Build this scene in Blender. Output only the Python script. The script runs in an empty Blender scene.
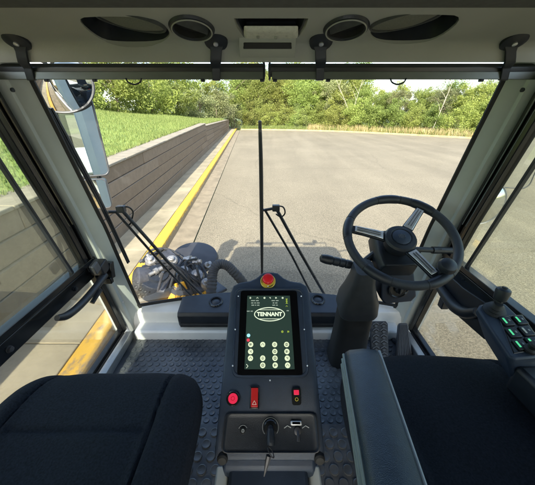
import bpy, bmesh, math, random
import numpy as np
from mathutils import Vector, Matrix
random.seed(7)
S = bpy.context.scene
COL = S.collection
R = math.radians

# ------------------------------------------------------------------ camera model
EYE = 2.0                       # eye above the tarmac; "d" below = metres under the eye
FPX, PITCH = 275.0, math.atan(131.5 / 275.0)
cp, sp = math.cos(PITCH), math.sin(PITCH)

def ray(u, v):
    a, b = u - 267.5, v - 242.5
    return Vector((a, FPX * cp - b * sp, -(b * cp + FPX * sp)))
O = Vector((0, 0, EYE))
def at(u, v, x=None, y=None, d=None):
    r = ray(u, v)
    t = x / r.x if x is not None else y / r.y if y is not None else -d / r.z
    return O + r * t
def hit(u, v, P, N):
    r = ray(u, v)
    return O + r * ((P - O).dot(N) / r.dot(N))
def V(x, y, d):
    return Vector((x, y, EYE - d))
def lerp(a, b, t): return a + (b - a) * t
def pw(x, pts):
    if x <= pts[0][0]: p, q = pts[0], pts[1]
    elif x >= pts[-1][0]: p, q = pts[-2], pts[-1]
    else:
        for p, q in zip(pts, pts[1:]):
            if p[0] <= x <= q[0]: break
    return p[1] + (q[1] - p[1]) * (x - p[0]) / (q[0] - p[0])

# ------------------------------------------------------------------ materials
def newmat(name):
    m = bpy.data.materials.new(name); m.use_nodes = True
    nt = m.node_tree; b = nt.nodes['Principled BSDF']
    return m, nt, b, lambda t, **k: mk(nt, t, **k)
def mk(nt, t, **k):
    n = nt.nodes.new(t)
    for a, v in k.items():
        if a.startswith('i_'): n.inputs[a[2:].replace('_', ' ')].default_value = v
        else: setattr(n, a, v)
    return n
def c4(c): return (c[0], c[1], c[2], 1)
def mat(name, col, rough=.5, metal=0, var=.12, scale=40, bump=0, bscale=300, spec=.5, coat=0, col2=None, stretch=None):
    m, nt, b, N = newmat(name)
    L = nt.links.new
    tc = N('ShaderNodeTexCoord')
    src = tc.outputs['Object']
    if stretch:
        mp = N('ShaderNodeMapping'); mp.inputs['Scale'].default_value = stretch
        L(src, mp.inputs['Vector']); src = mp.outputs['Vector']
    nz = N('ShaderNodeTexNoise', i_Scale=scale, i_Detail=5.0, i_Roughness=.6); L(src, nz.inputs['Vector'])
    mx = N('ShaderNodeMix', data_type='RGBA')
    lo = tuple(max(0, x * (1 - var)) for x in col); hi = tuple(min(1, x * (1 + var)) for x in (col2 or col))
    mx.inputs[6].default_value = c4(lo); mx.inputs[7].default_value = c4(hi)
    rp = N('ShaderNodeMapRange'); rp.inputs[1].default_value = .3; rp.inputs[2].default_value = .7
    L(nz.outputs['Fac'], rp.inputs[0]); L(rp.outputs[0], mx.inputs[0]); L(mx.outputs[2], b.inputs['Base Color'])
    b.inputs['Roughness'].default_value = rough
    r2 = N('ShaderNodeMapRange'); r2.inputs[3].default_value = max(0, rough - .08); r2.inputs[4].default_value = min(1, rough + .08)
    L(nz.outputs['Fac'], r2.inputs[0]); L(r2.outputs[0], b.inputs['Roughness'])
    b.inputs['Metallic'].default_value = metal
    b.inputs['Specular IOR Level'].default_value = spec
    b.inputs['Coat Weight'].default_value = coat
    if bump:
        n2 = N('ShaderNodeTexNoise', i_Scale=bscale, i_Detail=3.0); L(src, n2.inputs['Vector'])
        bp = N('ShaderNodeBump', i_Strength=bump, i_Distance=.002); L(n2.outputs['Fac'], bp.inputs['Height']); L(bp.outputs[0], b.inputs['Normal'])
    return m
def glass(name, tint, refl=1.0, haze=0):
    m, nt, b, N = newmat(name); L = nt.links.new
    nt.nodes.remove(b); out = [n for n in nt.nodes if n.type == 'OUTPUT_MATERIAL'][0]
    tr = N('ShaderNodeBsdfTransparent'); tr.inputs[0].default_value = c4(tint)
    gl = N('ShaderNodeBsdfGlossy'); gl.inputs['Roughness'].default_value = .015
    fr = N('ShaderNodeFresnel', i_IOR=1.45)
    mu = N('ShaderNodeMath', operation='MULTIPLY'); mu.inputs[1].default_value = refl
    mx = N('ShaderNodeMixShader')
    L(fr.outputs[0], mu.inputs[0]); L(mu.outputs[0], mx.inputs[0]); L(tr.outputs[0], mx.inputs[1]); L(gl.outputs[0], mx.inputs[2])
    last = mx.outputs[0]
    if haze:
        df = N('ShaderNodeBsdfDiffuse'); df.inputs[0].default_value = (.55, .60, .54, 1)
        tl = N('ShaderNodeBsdfTranslucent'); tl.inputs[0].default_value = (.55, .60, .54, 1)
        m3 = N('ShaderNodeMixShader'); m3.inputs[0].default_value = .5
        L(df.outputs[0], m3.inputs[1]); L(tl.outputs[0], m3.inputs[2])
        nz = N('ShaderNodeTexNoise', i_Scale=5.0, i_Detail=4.0); tc = N('ShaderNodeTexCoord'); L(tc.outputs['Object'], nz.inputs['Vector'])
        mm = N('ShaderNodeMapRange'); mm.inputs[3].default_value = haze * .5; mm.inputs[4].default_value = haze * 1.5
        L(nz.outputs['Fac'], mm.inputs[0])
        m2 = N('ShaderNodeMixShader'); L(mm.outputs[0], m2.inputs[0]); L(last, m2.inputs[1]); L(m3.outputs[0], m2.inputs[2]); last = m2.outputs[0]
    L(last, out.inputs['Surface'])
    return m
def emis(name, col, st):
    m, nt, b, N = newmat(name)
    b.inputs['Base Color'].default_value = c4(tuple(x * .3 for x in col)); b.inputs['Emission Color'].default_value = c4(col)
    b.inputs['Emission Strength'].default_value = st * .33; b.inputs['Roughness'].default_value = .25
    return m

M = {}
M['liner'] = mat('moulded_headliner', (.37, .38, .335), .55, var=.05, scale=9, bump=.25, bscale=700)
M['liner_dark'] = mat('dark_ceiling_fabric', (.075, .08, .075), .9, var=.2, scale=60, bump=.5, bscale=900)
M['black'] = mat('black_plastic', (.016, .020, .027), .42, var=.25, scale=30, bump=.25, bscale=900)
M['black_gloss'] = mat('black_paint', (.012, .013, .014), .22, var=.2, scale=14)
M['cover'] = mat('grey_column_cover', (.050, .055, .060), .45, var=.15, bump=.3, bscale=800)
M['rubber'] = mat('black_rubber', (.017, .018, .019), .62, var=.3, scale=30, bump=.2, bscale=500)
M['console'] = mat('console_plastic', (.024, .037, .062), .42, var=.18, scale=25, bump=.35, bscale=1100)
M['seat'] = mat('seat_fabric', (.014, .018, .026), .93, var=.55, scale=260, bump=1.0, bscale=900, spec=.25)
M['arm'] = mat('armrest_vinyl', (.019, .034, .052), .34, var=.22, scale=55, bump=.4, bscale=800)
M['piping'] = mat('grey_piping', (.36, .38, .38), .5, var=.1)
M['pillar'] = mat('grey_pillar_paint', (.56, .60, .57), .36, var=.06, scale=7, bump=.06, bscale=500)
M['white'] = mat('white_paint', (.82, .83, .81), .35, var=.07, scale=8)
M['silver'] = mat('brushed_silver', (.80, .81, .82), .42, metal=.85, var=.05, scale=30)
M['steel'] = mat('worn_steel', (.075, .075, .08), .45, metal=.5, var=.35, scale=18, bump=.2, bscale=80)
M['alu'] = mat('door_sill_trim', (.40, .41, .40), .35, metal=.6, var=.1)
M['mat'] = mat('dusty_floor_mat', (.024, .035, .050), .33, var=.3, scale=4.5, bump=.2, bscale=400, col2=(.115, .122, .128))
M['red'] = mat('red_plastic', (.75, .018, .025), .3, var=.08)
M['red_rocker'] = emis('red_rocker_glow', (.55, .02, .02), .28)  # faint glow added to brighten the rocker
M['red_lit'] = emis('lit_red_button', (.9, .03, .09), .55)
M['yellow'] = mat('yellow_plastic', (.62, .48, .06), .4, var=.1)
M['bezel'] = mat('screen_glass_border', (.004, .004, .005), .12, var=.1)
M['display'] = emis('lit_display', (.018, .034, .027), 1.0)
M['ink'] = emis('display_white', (.66, .74, .55), 1.0)
M['ink_dim'] = emis('display_grey', (.25, .30, .25), .9)
M['ink_green'] = emis('display_green', (.35, .45, .05), .9)
M['ink_blue'] = emis('display_blue', (.35, .75, .85), .9)
M['ink_red'] = emis('display_red', (.6, .05, .08), .9)
M['icon'] = emis('display_icon_disc', (.62, .68, .46), 1.0)
M['paint_mark'] = mat('grey_print', (.30, .32, .32), .5)
M['screen_dark'] = emis('display_icon_ink', (.10, .13, .09), .8)
M['led'] = emis('green_led', (.10, .75, .33), .7)
M['lens'] = mat('frosted_lens', (.66, .66, .56), .3, var=.12, scale=120)
M['grille'] = mat('speaker_cloth', (.20, .205, .165), .8, var=.25, scale=500, bump=.8, bscale=1500)
M['dark'] = mat('recess_black', (.012, .012, .012), .7)
M['blind'] = mat('blind_cassette', (.030, .033, .030), .32, var=.2, scale=10)
M['blind_bar'] = mat('blind_hem_bar', (.17, .19, .16), .35, metal=.3, var=.15, scale=10)
M['tread'] = mat('pedal_rubber', (.035, .038, .042), .6, var=.2, bump=.2)
M['mirror'] = mat('mirror_glass', (.70, .72, .72), .02, metal=1, var=.01)
for n in M['mirror'].node_tree.nodes:
    if n.type == 'BSDF_PRINCIPLED':
        for l in list(n.inputs['Roughness'].links): M['mirror'].node_tree.links.remove(l)
        n.inputs['Roughness'].default_value = .01
M['shell'] = mat('mirror_shell', (.09, .095, .10), .4)
M['fitting'] = mat('zinc_fitting', (.30, .29, .27), .42, metal=.7, var=.5, scale=40, bump=.3, bscale=120)
M['hose'] = mat('dusty_hose', (.045, .042, .038), .7, var=.3, scale=30, bump=.2, bscale=200)
M['bristle'] = mat('yellow_bristle', (.62, .36, .03), .6, var=.3, scale=60)
M['glass'] = glass('windscreen_glass', (.97, .985, .97), .28)
M['glass_door'] = glass('tinted_door_glass', (.93, .97, .905), .35, haze=.018)
M['glass_low'] = glass('clear_door_glass', (.95, .97, .95), .5)

# ---------------- ground materials
def asphalt():
    m, nt, b, N = newmat('aged_asphalt'); L = nt.links.new
    tc = N('ShaderNodeTexCoord'); P = tc.outputs['Object']
    big = N('ShaderNodeTexNoise', i_Scale=.35, i_Detail=6.0, i_Roughness=.6); L(P, big.inputs['Vector'])
    fine = N('ShaderNodeTexNoise', i_Scale=46.0, i_Detail=5.0, i_Roughness=.75); L(P, fine.inputs['Vector'])
    mp = N('ShaderNodeMapping'); mp.inputs['Rotation'].default_value = (0, 0, R(28)); mp.inputs['Scale'].default_value = (1.1, .09, 1); L(P, mp.inputs['Vector'])
    trk = N('ShaderNodeTexNoise', i_Scale=1.0, i_Detail=4.0, i_Distortion=.8); L(mp.outputs[0], trk.inputs['Vector'])
    vo = N('ShaderNodeTexVoronoi', i_Scale=120.0); L(P, vo.inputs['Vector'])
    m1 = N('ShaderNodeMix', data_type='RGBA'); m1.inputs[6].default_value = (.125, .107, .072, 1); m1.inputs[7].default_value = (.285, .248, .172, 1)
    r1 = N('ShaderNodeMapRange'); r1.inputs[1].default_value = .28; r1.inputs[2].default_value = .72; L(fine.outputs['Fac'], r1.inputs[0]); L(r1.outputs[0], m1.inputs[0])
    m2 = N('ShaderNodeMix', data_type='RGBA', blend_type='MULTIPLY'); m2.inputs[0].default_value = 1
    cr = N('ShaderNodeMapRange'); cr.inputs[1].default_value = .25; cr.inputs[2].default_value = .75; cr.inputs[3].default_value = .84; cr.inputs[4].default_value = 1.12
    L(big.outputs['Fac'], cr.inputs[0]); L(m1.outputs[2], m2.inputs[6]); L(cr.outputs[0], m2.inputs[7])
    m3 = N('ShaderNodeMix', data_type='RGBA', blend_type='MULTIPLY'); m3.inputs[0].default_value = 1
    c3 = N('ShaderNodeMapRange'); c3.inputs[1].default_value = .35; c3.inputs[2].default_value = .65; c3.inputs[3].default_value = .92; c3.inputs[4].default_value = 1.06
    L(trk.outputs['Fac'], c3.inputs[0]); L(m2.outputs[2], m3.inputs[6]); L(c3.outputs[0], m3.inputs[7])
    m4 = N('ShaderNodeMix', data_type='RGBA', blend_type='MULTIPLY'); m4.inputs[0].default_value = .7
    L(m3.outputs[2], m4.inputs[6]); bw = N('ShaderNodeMapRange'); bw.inputs[3].default_value = .4; bw.inputs[4].default_value = 1.5
    sx = N('ShaderNodeSeparateColor'); L(vo.outputs['Color'], sx.inputs[0]); L(sx.outputs[0], bw.inputs[0]); L(bw.outputs[0], m4.inputs[7])
    # hairline cracks
    nw = N('ShaderNodeTexNoise', i_Scale=1.3, i_Detail=3.0); L(P, nw.inputs['Vector'])
    wp = N('ShaderNodeMix', data_type='RGBA'); wp.inputs[0].default_value = .28; L(P, wp.inputs[6]); L(nw.outputs['Color'], wp.inputs[7])
    vc = N('ShaderNodeTexVoronoi', feature='DISTANCE_TO_EDGE', i_Scale=.22); L(wp.outputs[2], vc.inputs['Vector'])
    th = N('ShaderNodeMapRange'); th.inputs[1].default_value = .0; th.inputs[2].default_value = .006; th.inputs[3].default_value = .80; th.inputs[4].default_value = 1.0
    L(vc.outputs['Distance'], th.inputs[0])
    m5 = N('ShaderNodeMix', data_type='RGBA', blend_type='MULTIPLY'); m5.inputs[0].default_value = .8; L(m4.outputs[2], m5.inputs[6]); L(th.outputs[0], m5.inputs[7])
    so_ = N('ShaderNodeTexNoise', i_Scale=1.7, i_Detail=5.0, i_Roughness=.65, i_Distortion=.4); L(P, so_.inputs['Vector'])
    sr = N('ShaderNodeMapRange'); sr.inputs[1].default_value = .66; sr.inputs[2].default_value = .78; sr.inputs[3].default_value = 1.0; sr.inputs[4].default_value = .72; L(so_.outputs['Fac'], sr.inputs[0])
    m6 = N('ShaderNodeMix', data_type='RGBA', blend_type='MULTIPLY'); m6.inputs[0].default_value = 1; L(m5.outputs[2], m6.inputs[6]); L(sr.outputs[0], m6.inputs[7]); m5 = m6
    L(m5.outputs[2], b.inputs['Base Color']); b.inputs['Roughness'].default_value = .9; b.inputs['Specular IOR Level'].default_value = .25
    bp = N('ShaderNodeBump', i_Strength=.6, i_Distance=.006); L(fine.outputs['Fac'], bp.inputs['Height']); L(bp.outputs[0], b.inputs['Normal'])
    return m
M['asphalt'] = asphalt()
M['concrete'] = mat('pale_concrete', (.26, .225, .145), .9, var=.22, scale=2.2, bump=.5, bscale=120, col2=(.29, .25, .165))
M['gutter'] = mat('gutter_concrete', (.20, .165, .108), .9, var=.28, scale=4, bump=.5, bscale=120)
M['cap'] = mat('cap_concrete', (.23, .20, .145), .9, var=.2, scale=5, bump=.5, bscale=100)
M['soil'] = mat('meadow_soil', (.10, .13, .035), .95, var=.4, scale=.8)
M['bank'] = mat('bank_turf', (.13, .20, .035), .95, var=.4, scale=1.4, col2=(.20, .27, .06))
def kerb_paint():
    m, nt, b, N = newmat('worn_yellow_kerb_paint'); L = nt.links.new
    tc = N('ShaderNodeTexCoord'); P = tc.outputs['Object']
    mpk = N('ShaderNodeMapping'); mpk.inputs['Scale'].default_value = (1.6, .55, 1.6); L(P, mpk.inputs['Vector'])
    nz = N('ShaderNodeTexNoise', i_Scale=13.0, i_Detail=10.0, i_Roughness=.75); L(mpk.outputs[0], nz.inputs['Vector'])
    ge = N('ShaderNodeNewGeometry'); sx = N('ShaderNodeSeparateXYZ'); L(ge.outputs['Position'], sx.inputs[0])
    wz = N('ShaderNodeMapRange'); wz.inputs[1].default_value = .0; wz.inputs[2].default_value = .125; wz.inputs[3].default_value = .40; wz.inputs[4].default_value = -.04
    L(sx.outputs['Z'], wz.inputs[0])
    # the stretch beside the machine is scraped bare the most
    wy = N('ShaderNodeMapRange'); wy.inputs[1].default_value = 1.2; wy.inputs[2].default_value = 4.5; wy.inputs[3].default_value = .10; wy.inputs[4].default_value = 0
    L(sx.outputs['Y'], wy.inputs[0])
    ad = N('ShaderNodeMath', operation='ADD'); L(wz.outputs[0], ad.inputs[0]); L(wy.outputs[0], ad.inputs[1])
    a2 = N('ShaderNodeMath', operation='ADD'); L(ad.outputs[0], a2.inputs[0]); L(nz.outputs['Fac'], a2.inputs[1])
    th = N('ShaderNodeMapRange'); th.inputs[1].default_value = .565; th.inputs[2].default_value = .67; L(a2.outputs[0], th.inputs[0])
    mx = N('ShaderNodeMix', data_type='RGBA'); mx.inputs[6].default_value = (.56, .335, .038, 1); mx.inputs[7].default_value = (.25, .18, .10, 1)
    n2 = N('ShaderNodeTexNoise', i_Scale=3.0, i_Detail=4.0); L(P, n2.inputs['Vector'])
    my = N('ShaderNodeMix', data_type='RGBA', blend_type='MULTIPLY'); my.inputs[0].default_value = .5
    L(th.outputs[0], mx.inputs[0]); L(mx.outputs[2], my.inputs[6]); r = N('ShaderNodeMapRange'); r.inputs[3].default_value = .6; r.inputs[4].default_value = 1.3
    L(n2.outputs['Fac'], r.inputs[0]); L(r.outputs[0], my.inputs[7]); L(my.outputs[2], b.inputs['Base Color']); b.inputs['Roughness'].default_value = .8
    bp = N('ShaderNodeBump', i_Strength=.5, i_Distance=.005); L(nz.outputs['Fac'], bp.inputs['Height']); L(bp.outputs[0], b.inputs['Normal'])
    return m
M['kerb'] = kerb_paint()
def island(name, a, b_, rough=.9, noise=18, transl=0, objvar=0):
    """colour varied per separate block / leaf"""
    m, nt, b, N = newmat(name); L = nt.links.new
    ge = N('ShaderNodeNewGeometry'); tc = N('ShaderNodeTexCoord')
    mx = N('ShaderNodeMix', data_type='RGBA'); mx.inputs[6].default_value = c4(a); mx.inputs[7].default_value = c4(b_)
    L(ge.outputs['Random Per Island'], mx.inputs[0])
    nz = N('ShaderNodeTexNoise', i_Scale=noise, i_Detail=6.0, i_Roughness=.7); L(tc.outputs['Object'], nz.inputs['Vector'])
    my = N('ShaderNodeMix', data_type='RGBA', blend_type='MULTIPLY'); my.inputs[0].default_value = .8
    r = N('ShaderNodeMapRange'); r.inputs[3].default_value = .55; r.inputs[4].default_value = 1.4; L(nz.outputs['Fac'], r.inputs[0])
    L(mx.outputs[2], my.inputs[6]); L(r.outputs[0], my.inputs[7]); last = my.outputs[2]
    if objvar:
        oi = N('ShaderNodeObjectInfo'); hs = N('ShaderNodeHueSaturation')
        h = N('ShaderNodeMapRange'); h.inputs[3].default_value = .5 - objvar * .5; h.inputs[4].default_value = .5 + objvar * .12; L(oi.outputs['Random'], h.inputs[0]); L(h.outputs[0], hs.inputs['Hue'])
        v = N('ShaderNodeMapRange'); v.inputs[3].default_value = .72; v.inputs[4].default_value = 1.35
        f = N('ShaderNodeMath', operation='FRACT'); k = N('ShaderNodeMath', operation='MULTIPLY'); k.inputs[1].default_value = 7.31
        L(oi.outputs['Random'], k.inputs[0]); L(k.outputs[0], f.inputs[0]); L(f.outputs[0], v.inputs[0]); L(v.outputs[0], hs.inputs['Value']); L(last, hs.inputs['Color']); last = hs.outputs[0]
    L(last, b.inputs['Base Color']); b.inputs['Roughness'].default_value = rough; b.inputs['Specular IOR Level'].default_value = .25
    if transl:
        out = [n for n in nt.nodes if n.type == 'OUTPUT_MATERIAL'][0]
        t = N('ShaderNodeBsdfTranslucent'); L(last, t.inputs[0]); ms = N('ShaderNodeMixShader'); ms.inputs[0].default_value = transl
        L(b.outputs[0], ms.inputs[1]); L(t.outputs[0], ms.inputs[2]); L(ms.outputs[0], out.inputs['Surface'])
    return m
M['block'] = island('split_face_block', (.175, .133, .090), (.228, .178, .125), noise=9)
M['leaf'] = island('leaf', (.18, .235, .055), (.31, .375, .10), .6, 2.0, .5, .06)
M['leaf_pale'] = island('silvery_leaf', (.18, .22, .09), (.33, .36, .17), .6, 2.0, .45, .05)
M['blade'] = island('grass_blade', (.17, .225, .06), (.29, .335, .11), .7, .5, .45)
M['straw'] = island('dry_grass_blade', (.42, .33, .15), (.62, .52, .28), .8, .5, .4)
M['bark'] = mat('bark', (.16, .125, .09), .95, var=.4, scale=12, bump=.5, bscale=40)
M['bark_pale'] = mat('pale_bark', (.28, .265, .20), .9, var=.25, scale=12)

# ------------------------------------------------------------------ mesh helpers
class MB:
    def __init__(s): s.v = []; s.f = []
    def add(s, vs, fs):
        o = len(s.v); s.v += [Vector(v) for v in vs]; s.f += [tuple(i + o for i in f) for f in fs]; return s
    def loft(s, rings, caps=True, closed=True):
        n = len(rings[0]); vs = [p for r in rings for p in r]; fs = []
        for k in range(len(rings) - 1):
            for i in range(n if closed else n - 1):
                j = (i + 1) % n
                fs.append((k * n + i, k * n + j, (k + 1) * n + j, (k + 1) * n + i))
        if caps:
            fs.append(tuple(range(n))); fs.append(tuple((len(rings) - 1) * n + i for i in range(n)))
        return s.add(vs, fs)
    def prism(s, a, b): return s.loft([a, b])
    def box(s, c, size, rot=None):
        x, y, z = (q / 2 for q in size); c = Vector(c); rot = rot or Matrix.Identity(3)
        q = [(-x, -y), (x, -y), (x, y), (-x, y)]
        return s.loft([[c + rot @ Vector((a, b, -z)) for a, b in q], [c + rot @ Vector((a, b, z)) for a, b in q]])
    def tube(s, pts, r, n=10, caps=True):
        pts = [Vector(p) for p in pts]; rs = r if isinstance(r, (list, tuple)) else [r] * len(pts)
        rings = []; up = None
        for i, p in enumerate(pts):
            t = (pts[min(i + 1, len(pts) - 1)] - pts[max(i - 1, 0)]).normalized()
            if up is None: up = t.orthogonal().normalized()
            a = (up - t * up.dot(t)).normalized(); up = a; b = t.cross(a)
            rings.append([p + (a * math.cos(k * 2 * math.pi / n) + b * math.sin(k * 2 * math.pi / n)) * rs[i] for k in range(n)])
        return s.loft(rings, caps)
    def lathe(s, c, ax, prof, n=28, caps=True):
        c = Vector(c); ax = Vector(ax).normalized(); a = ax.orthogonal().normalized(); b = ax.cross(a)
        return s.loft([[c + ax * h + (a * math.cos(k * 2 * math.pi / n) + b * math.sin(k * 2 * math.pi / n)) * r for k in range(n)] for r, h in prof], caps)
    def torus(s, c, ax, Rr, r, n=64, m=14, fn=None):
        c = Vector(c); ax = Vector(ax).normalized(); a = ax.orthogonal().normalized(); b = ax.cross(a); vs = []; fs = []
        for i in range(n):
            t = i * 2 * math.pi / n; e = a * math.cos(t) + b * math.sin(t); rr = r * (fn(t) if fn else 1)
            for j in range(m):
                q = j * 2 * math.pi / m; vs.append(c + e * (Rr + rr * math.cos(q)) + ax * rr * math.sin(q))
        for i in range(n):
            for j in range(m):
                fs.append((i * m + j, i * m + (j + 1) % m, ((i + 1) % n) * m + (j + 1) % m, ((i + 1) % n) * m + j))
        return s.add(vs, fs)
    def build(s, name, m, parent=None, bevel=0, seg=2, ang=35, smooth=True, subd=0, fix=True):
        me = bpy.data.meshes.new(name); me.from_pydata(s.v, [], s.f)
        if fix:
            bm = bmesh.new(); bm.from_mesh(me); bmesh.ops.recalc_face_normals(bm, faces=bm.faces); bm.to_mesh(me); bm.free()
        me.materials.append(M[m] if isinstance(m, str) else m)
        return link(name, me, parent, bevel, seg, ang, smooth, subd)
def link(name, me, parent=None, bevel=0, seg=2, ang=35, smooth=True, subd=0):
    o = bpy.data.objects.new(name, me); COL.objects.link(o)
    if smooth:
        me.polygons.foreach_set('use_smooth', [True] * len(me.polygons)); me.set_sharp_from_angle(angle=R(ang))
    if bevel:
        b = o.modifiers.new('edge', 'BEVEL'); b.width = bevel; b.segments = seg; b.limit_method = 'ANGLE'; b.angle_limit = R(32)
    if subd:
        q = o.modifiers.new('sub', 'SUBSURF'); q.levels = q.render_levels = subd
    if parent: attach(o, parent)
    return o
def base_of(p):
    T = Matrix.Identity(4)
    while p is not None:
        T = Matrix.Translation(p.location) @ T; p = None if p.parent is None else p.parent
    return T
def attach(o, parent):
    o.parent = parent
    r = parent
    while r.parent: r = r.parent
    o.matrix_parent_inverse = Matrix.Translation(-r.location) if r is parent else Matrix.Identity(4) if parent.type == 'EMPTY' else Matrix.Identity(4)
def tag(o, label=None, cat=None, group=None, kind=None):
    if label: o['label'] = label
    if cat: o['category'] = cat
    if group: o['group'] = group
    if kind: o['kind'] = kind
    return o
def thing(name, label, cat, loc, group=None):
    o = bpy.data.objects.new(name, None); COL.objects.link(o); o.location = loc; o.empty_display_size = .1
    return tag(o, label, cat, group)
def struct(o): o['kind'] = 'structure'; return o
def copy_tree(o, parent=None):
    c = o.copy(); COL.objects.link(c)
    if parent is not None: c.parent = parent
    for ch in list(o.children): copy_tree(ch, c)
    return c
def rrect(hw, hh, r, n=6):
    pts = []
    for cx, cy, a0 in ((hw - r, hh - r, 0), (-hw + r, hh - r, 90), (-hw + r, -hh + r, 180), (hw - r, -hh + r, 270)):
        for k in range(n + 1):
            a = R(a0 + 90 * k / n); pts.append((cx + r * math.cos(a), cy + r * math.sin(a)))
    return pts
def smooth_path(pts, k=6):
    pts = [Vector(p) for p in pts]; out = []
    for i in range(len(pts) - 1):
        p0 = pts[max(i - 1, 0)]; p1 = pts[i]; p2 = pts[i + 1]; p3 = pts[min(i + 2, len(pts) - 1)]
        for j in range(k):
            t = j / k
            out.append(.5 * ((2 * p1) + (p2 - p0) * t + (2 * p0 - 5 * p1 + 4 * p2 - p3) * t * t + (3 * p1 - p0 - 3 * p2 + p3) * t ** 3))
    return out + [pts[-1]]

# ================================================================== SETTING
E_ROAD = Vector((-.064, 1, 0)).normalized()
def LY(L, y, z=0): return Vector((L - .064 * y, y, z))     # L = sideways from the machine, along the kerb line

MB().add([(-400, -400, -.03), (400, -400, -.03), (400, 400, -.03), (-400, 400, -.03)], [(0, 1, 2, 3)]).build('ground', 'soil', smooth=False)['kind'] = 'structure'
far = smooth_path([(-3.1, 34.4, 0), (2, 33.8, 0), (8.5, 30.6, 0), (16, 23.6, 0), (24, 15, 0), (34, 6, 0), (46, -6, 0)], 6)
lot = [LY(-.965, -40), Vector((60, -40, 0)), Vector((60, -10, 0))] + [Vector(p) for p in reversed(far)] + [LY(-.965, 33.9)]
struct(MB().add(lot, [tuple(range(len(lot)))]).build('parking_lot', 'asphalt', smooth=False))
g = MB()
for k in range(-12, 11):
    y0, y1 = k * 3.05 + .004, k * 3.05 + 3.046
    g.loft([[LY(-1.365, y0, -.02), LY(-.985, y0, -.02), LY(-.985, y0, .004), LY(-1.365, y0, -.004)], [LY(-1.365, y1, -.02), LY(-.985, y1, -.02), LY(-.985, y1, .004), LY(-1.365, y1, -.004)]])
struct(g.build('gutter', 'gutter', smooth=False))
prof = [(-1.560, -.02), (-1.560, .118), (-1.545, .131), (-1.425, .133), (-1.402, .128), (-1.385, .112), (-1.360, -.02)]
g = MB()
for k in range(-6, 12):
    y0, y1 = k * 3.05 + .006 + .9, k * 3.05 + 3.044 + .9
    ny = 6
    g.loft([[LY(l + random.uniform(-.003, .003), lerp(y0, y1, q / ny), z) for l, z in prof] for q in range(ny + 1)])
struct(g.build('kerb', 'kerb', bevel=.004))
g = MB()
for k in range(-6, 20):
    y0, y1 = k * 1.83 + .006, k * 1.83 + 1.824
    g.loft([[LY(-2.16, y0, 0), LY(-1.567, y0, 0), LY(-1.567, y0, .124), LY(-2.16, y0, .126)], [LY(-2.16, y1, 0), LY(-1.567, y1, 0), LY(-1.567, y1, .124), LY(-2.16, y1, .126)]])
struct(g.build('sidewalk', 'concrete', bevel=.006))
# kerb round the far side of the lot
g = MB(); rings = []
for i, p in enumerate(far):
    t = (far[min(i + 1, len(far) - 1)] - far[max(i - 1, 0)]).normalized(); n = Vector((-t.y, t.x, 0))
    rings.append([p + n * a + Vector((0, 0, z)) for a, z in ((-.01, -.02), (.02, .11), (.05, .13), (.17, .13), (.18, -.02))])
struct(g.loft(rings).build('far_kerb', mat('faded_yellow_paint', (.33, .255, .12), .85, var=.3, scale=2.5), bevel=.0))

# grass bank behind the wall
def wall_top(y): return 1.16 + .017 * y if y < 15.2 else lerp(1.31, 1.12, min(1, (y - 15.2) / 18))
def bank_z(L, y):
    d = max(0, -2.45 - L)
    fall = 1 - .55 * min(1, max(0, y / 36))
    return wall_top(min(max(y, -9), 33)) + .015 + .155 * fall * min(d, 16) + .05 * math.sin(L * 1.1 + y * .35) * min(1, d)
ys = [-10 + q * 1.5 for q in range(48)]; Ls = [-2.44, -2.6, -2.9, -3.4, -4, -5, -6, -7.5, -9, -11, -14, -18, -24, -34]
vs = [LY(l, y, bank_z(l, y) if y < 34.2 else max(0.0, bank_z(l, y) * (1 - (y - 34.2) / 5))) for y in ys for l in Ls]
nl = len(Ls)
struct(MB().add(vs, [(i * nl + j, i * nl + j + 1, (i + 1) * nl + j + 1, (i + 1) * nl + j) for i in range(len(ys) - 1) for j in range(nl - 1)]).build('grass_bank', 'bank'))
def blades(name, pts, hmin, hmax, w, m, lean=.5):
    vs = []; fs = []
    rnd = np.random.RandomState(len(pts))
    for (x, y, z, k) in pts:
        h = rnd.uniform(hmin, hmax) * k; a = rnd.uniform(0, 6.283); dx, dy = math.cos(a) * w * k, math.sin(a) * w * k
        b = rnd.uniform(0, 6.283); q = rnd.uniform(.1, lean) * h; ex, ey = math.cos(b) * q, math.sin(b) * q
        i = len(vs)
        vs += [(x - dx, y - dy, z), (x + dx, y + dy, z), (x + ex * .4 + dx * .7, y + ey * .4 + dy * .7, z + h * .6), (x + ex * .4 - dx * .7, y + ey * .4 - dy * .7, z + h * .6), (x + ex, y + ey, z + h)]
        fs += [(i, i + 1, i + 2, i + 3), (i + 3, i + 2, i + 4)]
    me = bpy.data.meshes.new(name); me.from_pydata(vs, [], fs); me.materials.append(M[m]); o = link(name, me, smooth=False); o['kind'] = 'stuff'
    return o
rn = random.Random(3)
pts = []
for _ in range(120000):
    y = -2 + 32 * rn.random() ** 1.35; L = -2.47 - 11 * rn.random() ** 1.4
    dist = math.hypot(L, y)
    pts.append((L - .064 * y, y, bank_z(L, y) - .01, .75 + .045 * dist))
tag(blades('grass', pts, .035, .10, .0065, 'blade'), 'bright green grass growing on the bank above the block wall', 'grass')
def along(t, off):
    f = t * (len(far) - 1); i = min(int(f), len(far) - 2); p = far[i].lerp(far[i + 1], f - i); tt = (far[i + 1] - far[i]).normalized()
    return p + Vector((-tt.y, tt.x, 0)) * off
pts = []
for _ in range(6500):
    t = .56 - .33 * rn.random() ** 1.25; p = along(t, .25 + 1.7 * rn.random() ** 1.3)
    pts.append((p.x, p.y, -.03, 1.0 if rn.random() < .7 + .3 * math.sin(t * 60) else .55))
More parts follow.
